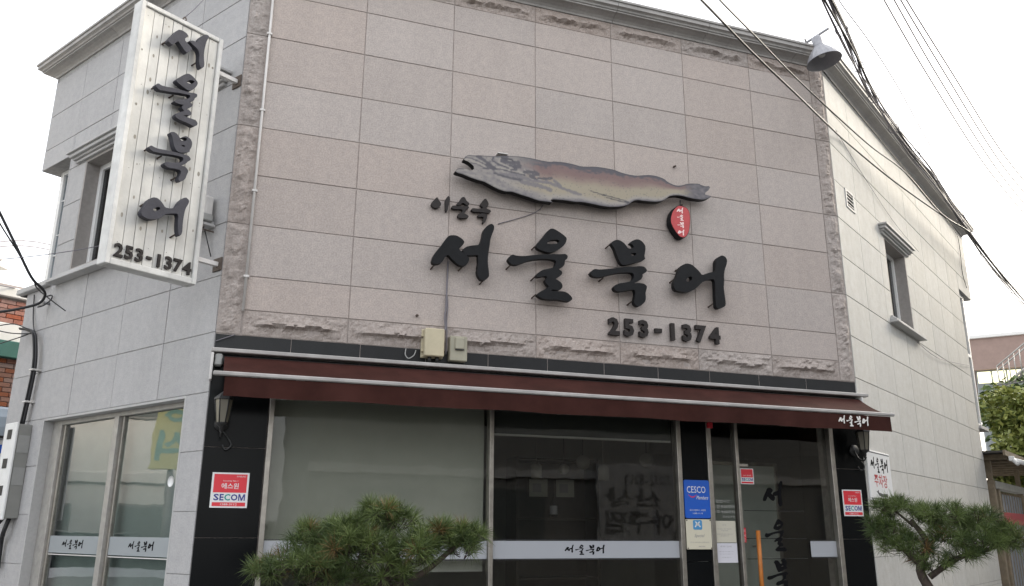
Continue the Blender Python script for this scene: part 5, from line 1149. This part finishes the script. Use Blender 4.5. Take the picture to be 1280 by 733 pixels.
MB().tube([(6.86, -.40, 2.68), (6.90, -.55, 2.62)], .04, 12).build("body", WHITEF, cc, RIGHT)
MB().tube([(6.86, -.38, 2.70), (6.74, -.48, 2.60)], .035, 12).build("spotlight", WHITEF, cc, RIGHT)
MB().tube([(6.90, -.55, 2.62), (6.905, -.57, 2.613)], .03, 12).build("lens", BLACKM, cc, RIGHT)
cable("guy_wire", [(8.2, 14.0, 3.9), (9.4, 14.4, 4.25), (13.2, 17.5, 6.3)], .008, "thin wire rising from the gate roof towards the right edge", CABLEG, cat="wire")

# brown hall far behind
HF = frame((22.1, 39.2), (1.8, -1.0))
hl = thing("brown_hall", "large brown hall with a thin parapet and a strip of lit windows far right", "building", HF)
MB().box(-0.12, 16, 0.0, 12, 8.95, 10.45).build("upper_wall", TERRA, hl, HF)
MB().cbox(-0.3, 16, -.12, .3, 10.45, 10.62, .02).build("parapet", WHITEC, hl, HF)
MB().box(0.0, 16, 0.3, 12, 0, 8.95).build("lower_wall", mat("hall_base", (.20, .215, .22), .8, nscale=3, namt=.1), hl, HF)
for i in range(8):
    MB().box(0.05+i*.62, 0.60+i*.62, .26, .299, 8.34, 8.88).build("window_pane", LITWIN if i < 3 else GREYB, hl, HF)
st = thing("metal_stair", "white metal outdoor stair with railings in front of the brown hall", "stair", T(20.2, 34.5, 6))
d0 = Vector((20.3, 34.4, 7.25)); d1 = Vector((22.4, 33.2, 9.15)); sd_ = (d1-d0)
for off in (Vector((0, 0, 0)), Vector((.55, .9, 0))):
    MB().tube([d0+off, d1+off], .06, 6).build("stringer", ALU, st)
    MB().tube([d0+off+Vector((0, 0, .95)), d1+off+Vector((0, 0, .95))], .035, 6).build("handrail", ALU, st)
    for i in range(12): p = d0+off+sd_*(i/11); MB().tube([p, p+Vector((0, 0, .95))], .022, 5).build("baluster", ALU, st)
for i in range(14):
    p = d0+sd_*((i+.5)/14); MB().add([p, p+Vector((.55, .9, 0)), p+Vector((.80, .76, 0)), p+Vector((.25, -.14, 0))], [(0, 1, 2, 3)]).build("tread", ALU, st)
for p in (d0, d1): MB().tube([p+Vector((.3, .45, 0)), Vector((p.x+.3, p.y+.45, 0))], .09, 8).build("support", WHITEC, st)

# ------------------------------------------------------------------ trees
def needle_tuft(vs, fs, tn, c, axis, n, ln, tint, rr, wd=.0030):
    for _ in range(n):
        d = Vector((rr.gauss(0, 1), rr.gauss(0, 1), rr.gauss(0, 1))).normalized()
        d = (d*0.9+axis*0.55).normalized(); L_ = ln*rr.uniform(.65, 1.1)
        s = d.cross(Vector((rr.gauss(0, 1), rr.gauss(0, 1), rr.gauss(0, 1)))).normalized()*wd*.5
        st_ = c+d*L_*.08; mid = c+d*L_*.6+Vector((0, 0, .006)); e = c+d*L_+Vector((0, 0, -.004)); k_ = len(vs)
        vs += [st_-s, st_+s, mid+s*.8, mid-s*.8, e]; fs += [(k_, k_+1, k_+2, k_+3), (k_+3, k_+2, k_+4)]
        t = tint+rr.uniform(-.12, .12); tn += [t, t, t, t, t+.12]
def pine(name, lab, base, pads, limbs, seed, ln=.112, dens=1.25):
    rr = random.Random(seed); t = thing(name, lab, "pine tree", T(*base), None)
    for pts, r0, r1 in limbs: MB().tube(spline(pts, 5), r0, 9, r1=r1).build("trunk" if r0 > .035 else "branch", BARK, t)
    vs, fs, tn = [], [], []
    tw = MB(); dv, df, dt_ = [], [], []
    for (c, r_, n) in pads:
        c = Vector(c)
        for _ in range(int(n*dens)):
            while True:
                v = Vector((rr.uniform(-1, 1), rr.uniform(-1, 1), rr.uniform(-1, 1)))
                if .25 < v.length < 1: break
            p = c+Vector((v.x*r_[0], v.y*r_[1], v.z*r_[2]))
            ax = Vector((v.x*.8, v.y*.8, .55+.5*v.z)).normalized()
            dry = rr.random() < .025
            needle_tuft(*((dv, df, dt_) if dry else (vs, fs, tn)), p, ax, rr.randint(40, 62), ln*rr.uniform(.85, 1.15), .5+rr.uniform(-.42, .42), rr)
            q = p-ax*.05; tw.tube([p, q, c.lerp(p, .35)-Vector((0, 0, .03))], .0035, 4)
    me = bpy.data.meshes.new("crown"); me.from_pydata([tuple(v) for v in vs], [], fs)
    a_ = me.attributes.new("tint", 'FLOAT', 'POINT'); a_.data.foreach_set("value", [max(0, min(1, x)) for x in tn]); me.update()
    obj("crown", me, NEEDLE, t)
    me = bpy.data.meshes.new("dry_needles"); me.from_pydata([tuple(v) for v in dv], [], df)
    a_ = me.attributes.new("tint", 'FLOAT', 'POINT'); a_.data.foreach_set("value", [max(0, min(1, x)) for x in dt_]); me.update(); obj("dry_needles", me, DRYN, t); tw.build("twigs", BARK, t)
    return t
LP = [((-1.50, 5.45, 1.25), (.12, .14, .06), 14), ((-1.28, 5.42, 1.29), (.24, .22, .09), 40), ((-1.24, 5.60, 1.44), (.17, .18, .08), 34), ((-1.00, 5.55, 1.46), (.22, .2, .10), 46), ((-.98, 5.45, 1.38), (.26, .2, .10), 46), ((-.84, 5.58, 1.60), (.12, .12, .06), 22), ((-.72, 5.62, 1.55), (.10, .1, .06), 14),
      ((-.60, 5.50, 1.38), (.15, .14, .10), 32), ((-.46, 5.58, 1.47), (.14, .13, .06), 24), ((-.30, 5.62, 1.46), (.13, .13, .06), 26), ((-.30, 5.60, 1.38), (.10, .1, .05), 10), ((-1.15, 5.50, 1.24), (.22, .2, .09), 30), ((-.80, 5.5, 1.25), (.2, .18, .09), 22)]
LL = [([(-.85, 5.6, 0.02), (-.80, 5.62, .5), (-.92, 5.58, .85), (-.80, 5.55, 1.15), (-.74, 5.56, 1.38), (-.80, 5.58, 1.58)], .065, .018),
      ([(-.80, 5.56, 1.12), (-.55, 5.55, 1.24), (-.35, 5.58, 1.40), (-.25, 5.6, 1.45)], .024, .010), ([(-.80, 5.56, 1.10), (-1.05, 5.52, 1.2), (-1.3, 5.5, 1.25), (-1.6, 5.45, 1.22)], .028, .010),
      ([(-.75, 5.56, 1.3), (-.95, 5.55, 1.42), (-1.2, 5.58, 1.45)], .018, .008), ([(-.77, 5.56, 1.35), (-.66, 5.52, 1.42)], .014, .007)]
pine("pine_tree", "spreading pine with long needles in front of the shop window", (-.85, 5.6, 0), LP, LL, 11)
RP = [((3.24, 7.30, 1.70), (.15, .15, .07), 26), ((3.42, 7.25, 1.66), (.12, .1, .06), 12), ((3.58, 7.15, 1.64), (.26, .22, .09), 44), ((3.80, 7.05, 1.61), (.16, .15, .08), 28), ((3.97, 6.95, 1.46), (.15, .15, .10), 36), ((3.80, 7.0, 1.46), (.24, .2, .10), 36), ((3.20, 7.3, 1.49), (.17, .17, .09), 34), ((3.10, 7.33, 1.56), (.09, .09, .05), 10),
      ((3.30, 7.2, 1.38), (.22, .2, .07), 30), ((3.58, 7.1, 1.50), (.18, .16, .08), 22), ((3.45, 7.15, 1.27), (.18, .16, .07), 18), ((3.66, 7.05, 1.34), (.15, .14, .06), 16)]
RL = [([(3.40, 7.2, 0.02), (3.36, 7.22, .5), (3.46, 7.18, .9), (3.36, 7.2, 1.2), (3.44, 7.18, 1.4), (3.34, 7.22, 1.6)], .062, .018), ([(3.42, 7.18, 1.15), (3.62, 7.08, 1.3), (3.85, 6.98, 1.38), (3.95, 6.93, 1.45)], .026, .010),
      ([(3.40, 7.2, 1.2), (3.24, 7.25, 1.38), (3.08, 7.32, 1.52)], .022, .009), ([(3.42, 7.18, 1.38), (3.56, 7.12, 1.52), (3.62, 7.1, 1.62)], .018, .008), ([(3.36, 7.22, 1.55), (3.25, 7.3, 1.68)], .014, .007)]
pine("pine_tree", "airy pine with bare lower limbs beside the parking sign", (3.4, 7.2, 0), RP, RL, 12)

def broadleaf(name, lab, base, blobs, n_leaf, seed, lm, size):
    rr = random.Random(seed); t = thing(name, lab, "tree", T(*base))
    bx_, by_, bz_ = base
    MB().tube(spline([(bx_, by_, 0), (bx_+.05, by_, 1.2), (bx_-.05, by_+.05, 2.4), (bx_+.1, by_, 3.4)], 5), .16, 9, r1=.06).build("trunk", BARK, t)
    for c, r_ in blobs: MB().tube(spline([(bx_, by_, 1.9+rr.uniform(0, .8)), ((bx_+c[0])/2, (by_+c[1])/2, c[2]-.5), c], 4), .05, 6, r1=.012).build("branch", BARK, t)
    vs, fs, tn = [], [], []
    for c, r_ in blobs:
        for _ in range(n_leaf):
            while True:
                v = Vector((rr.uniform(-1, 1), rr.uniform(-1, 1), rr.uniform(-1, 1)))
                if .2 < v.length < 1: break
            p = Vector(c)+v*r_*(1+.25*mnoise.noise(v*2.5+Vector(c))); d = Vector((rr.gauss(0, 1), rr.gauss(0, 1), rr.gauss(0, .6)-.3)).normalized()
            s = d.cross(Vector((rr.gauss(0, 1), rr.gauss(0, 1), rr.gauss(0, 1)))).normalized(); L_ = size*rr.uniform(.6, 1.2); k_ = len(vs)
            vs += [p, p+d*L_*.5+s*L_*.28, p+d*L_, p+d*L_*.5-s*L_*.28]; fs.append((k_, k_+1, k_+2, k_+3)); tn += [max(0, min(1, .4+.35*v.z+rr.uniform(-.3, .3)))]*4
    me = bpy.data.meshes.new("crown"); me.from_pydata([tuple(v) for v in vs], [], fs)
    a_ = me.attributes.new("tint", 'FLOAT', 'POINT'); a_.data.foreach_set("value", tn); me.update(); obj("crown", me, lm, t)
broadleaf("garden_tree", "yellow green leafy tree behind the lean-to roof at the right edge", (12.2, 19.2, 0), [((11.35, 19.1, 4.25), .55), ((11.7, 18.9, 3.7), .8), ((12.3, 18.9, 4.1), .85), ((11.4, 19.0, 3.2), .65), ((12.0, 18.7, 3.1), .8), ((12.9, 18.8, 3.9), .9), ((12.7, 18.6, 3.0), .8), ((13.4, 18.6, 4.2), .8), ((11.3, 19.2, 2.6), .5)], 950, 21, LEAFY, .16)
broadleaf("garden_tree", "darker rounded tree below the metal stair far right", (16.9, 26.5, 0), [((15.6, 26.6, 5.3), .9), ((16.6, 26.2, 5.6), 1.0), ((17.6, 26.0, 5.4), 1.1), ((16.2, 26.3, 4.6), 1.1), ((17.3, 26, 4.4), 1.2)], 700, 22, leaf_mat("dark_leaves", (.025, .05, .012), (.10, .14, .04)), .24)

# ------------------------------------------------------------------ the other side of the street, seen only as reflections in the glass
def block(name, lab, M, wd, dp, ht, m, floors, wins, y_sill=1.0, fh=3.0, wt=2.5):
    t = thing(name, lab, "building", M)
    MB().box(0, wd, 0.03, dp, 0, ht).build("wall", m, t, M)
    MB().cbox(-.1, wd+.1, -.1, .2, ht, ht+.25, .02).build("parapet", WHITEC, t, M)
    for f_ in range(floors):
        z = f_*fh
        MB().cbox(-.02, wd+.02, -.7 if f_ else -.05, .03, z+fh-.25, z+fh-.05, .01).build("balcony_slab" if f_ else "fascia", WHITEC, t, M)
        for i in range(wins):
            x = (i+.5)*wd/wins
            w_ = MB().cbox(x-.85, x+.85, -.01, .03, z+y_sill, z+wt, .006).build("window", GREYB, t, M)
            MB().box(x-.8, x+.8, -.02, -.011, z+y_sill+.05, z+wt-.05).build("pane", mat("far_glass", (.16, .18, .18), .3), w_, M)
    return t
OL_ = frame((-13.0, 5.5), (0.0, 1.0))
b1 = block("apartment_house", "white balconied house across the side street reflected in the left window", OL_, 14, 8, 8.2, WHITEC, 3, 6, fh=2.6, wt=1.95)
OF = FRONT @ T(0, -12.5, 0) @ Matrix.Rotation(R(180), 4, 'Z')
b2 = block("noodle_house", "plain grey building across the street mirrored in the shop glass", OF @ T(-22, 0, 0), 20, 8, 6.2, CONC, 2, 6)
sg = thing("street_sign", "white restaurant sign board across the street mirrored in the middle window", "sign", OF @ T(-10.5, 0, 1.2))
SGM = OF @ T(-10.35, 0, 0)
MB().cbox(-1.15, 1.15, -.16, -.06, 1.25, 3.15, .02).build("board", mat("grey_sign_board", (.55, .55, .55), .6), sg, SGM)
b = MB(); type_into(b, "T.252-8253", -1.0, 2.62, .4, 2.88, -.165); type_into(b, "산상", -.7, 2.1, .95, 2.55, -.165, 0, .02); type_into(b, "아구찜", -1.0, 1.4, .95, 2.0, -.165, 0, .02); b.build("lettering", mat("faded_print", (.17, .17, .17), .7), sg, SGM)
ys = thing("banner_sign", "yellow banner sign across the side street reflected in the left window", "sign", OL_ @ T(1, -1, 2))
YSM = frame((-10.4, 8.45), (0, 1))
MB().cbox(-.32, .32, -.05, .05, 2.45, 3.9, .01).build("board", mat("banner_yellow", (.62, .60, .28), .6), ys, YSM)
MB().tube([(0, .1, 0), (0, .1, 3.9)], .06, 8).build("pole", GALV, ys, YSM)
b = MB(); type_into(b, "식", -.24, 2.6, .24, 3.1, -.056, 0, .03); type_into(b, "당", -.24, 3.25, .24, 3.75, -.056, 0, .03); b.build("lettering", mat("faded_green", (.22, .42, .36), .6), ys, YSM)

# a silver car parked along the side street, reflected low in the left window
def parked_car(M, lab):
    t = thing("parked_car", lab, "car", M)
    sec = [(-2.05, .35, .62, .70), (-1.95, .28, .80, .80), (-1.2, .24, .90, .86), (-.75, .24, .95, .87), (.4, .24, .97, .87), (1.5, .24, .93, .85), (1.95, .28, .85, .80), (2.1, .36, .70, .68)]
    b = MB(); vs = []; n = 8
    for x, zl, zh, hw in sec:
        ring = [(-hw*.9, zl), (hw*.9, zl), (hw, zl+.18), (hw, zh-.12), (hw*.9, zh), (-hw*.9, zh), (-hw, zh-.12), (-hw, zl+.18)]
        vs += [(x, y, z) for y, z in ring]
    fs = [(i*n+k_, i*n+(k_+1) % n, (i+1)*n+(k_+1) % n, (i+1)*n+k_) for i in range(len(sec)-1) for k_ in range(n)]+[tuple(range(n))[::-1], tuple(range((len(sec)-1)*n, len(sec)*n))]
    paint = mat("silver_paint", (.45, .47, .50), .25, .5); b.add(vs, fs).build("body", paint, t, M)
    b = MB(); vs = []
    for x, z, hw in ((-1.0, .93, .80), (-.25, 1.42, .62), (1.0, 1.45, .62), (1.75, .93, .78)): vs += [(x, -hw, z), (x, hw, z)]
    b.add(vs, [(0, 1, 3, 2), (2, 3, 5, 4), (4, 5, 7, 6), (0, 2, 4, 6), (1, 7, 5, 3), (0, 6, 7, 1)]).build("cabin_glass", mat("car_glass", (.02, .025, .03), .05), t, M)
    MB().add([(-.2, -.6, 1.435), (-.2, .6, 1.435), (.98, .6, 1.465), (.98, -.6, 1.465)], [(0, 1, 2, 3)]).build("roof", paint, t, M)
    for x in (-1.3, 1.3):
        for s in (-1, 1):
            w_ = MB().tube([(x, s*.68, .32), (x, s*.88, .32)], .32, 20).build("wheel", DARKR, t, M); MB().tube([(x, s*.87, .32), (x, s*.895, .32)], .2, 14).build("rim", GALV, w_, M)
    for s in (-.6, .6): MB().cbox(-2.07, -1.98, s-.16, s+.16, .60, .74, .02).build("headlight", BULB, t, M)
parked_car(frame((-9.3, 9.0), (.05, 1)), "silver car parked on the side street reflected low in the left window")

block("lane_shade_house", "unseen plain house added across the parking lane to shade the cream wall", RIGHT @ T(22, -5.0, 0) @ Matrix.Rotation(R(180), 4, 'Z'), 18, 7, 8.9, CONC, 3, 6)  # out of view: added and sized to keep sun off the lower cream wall
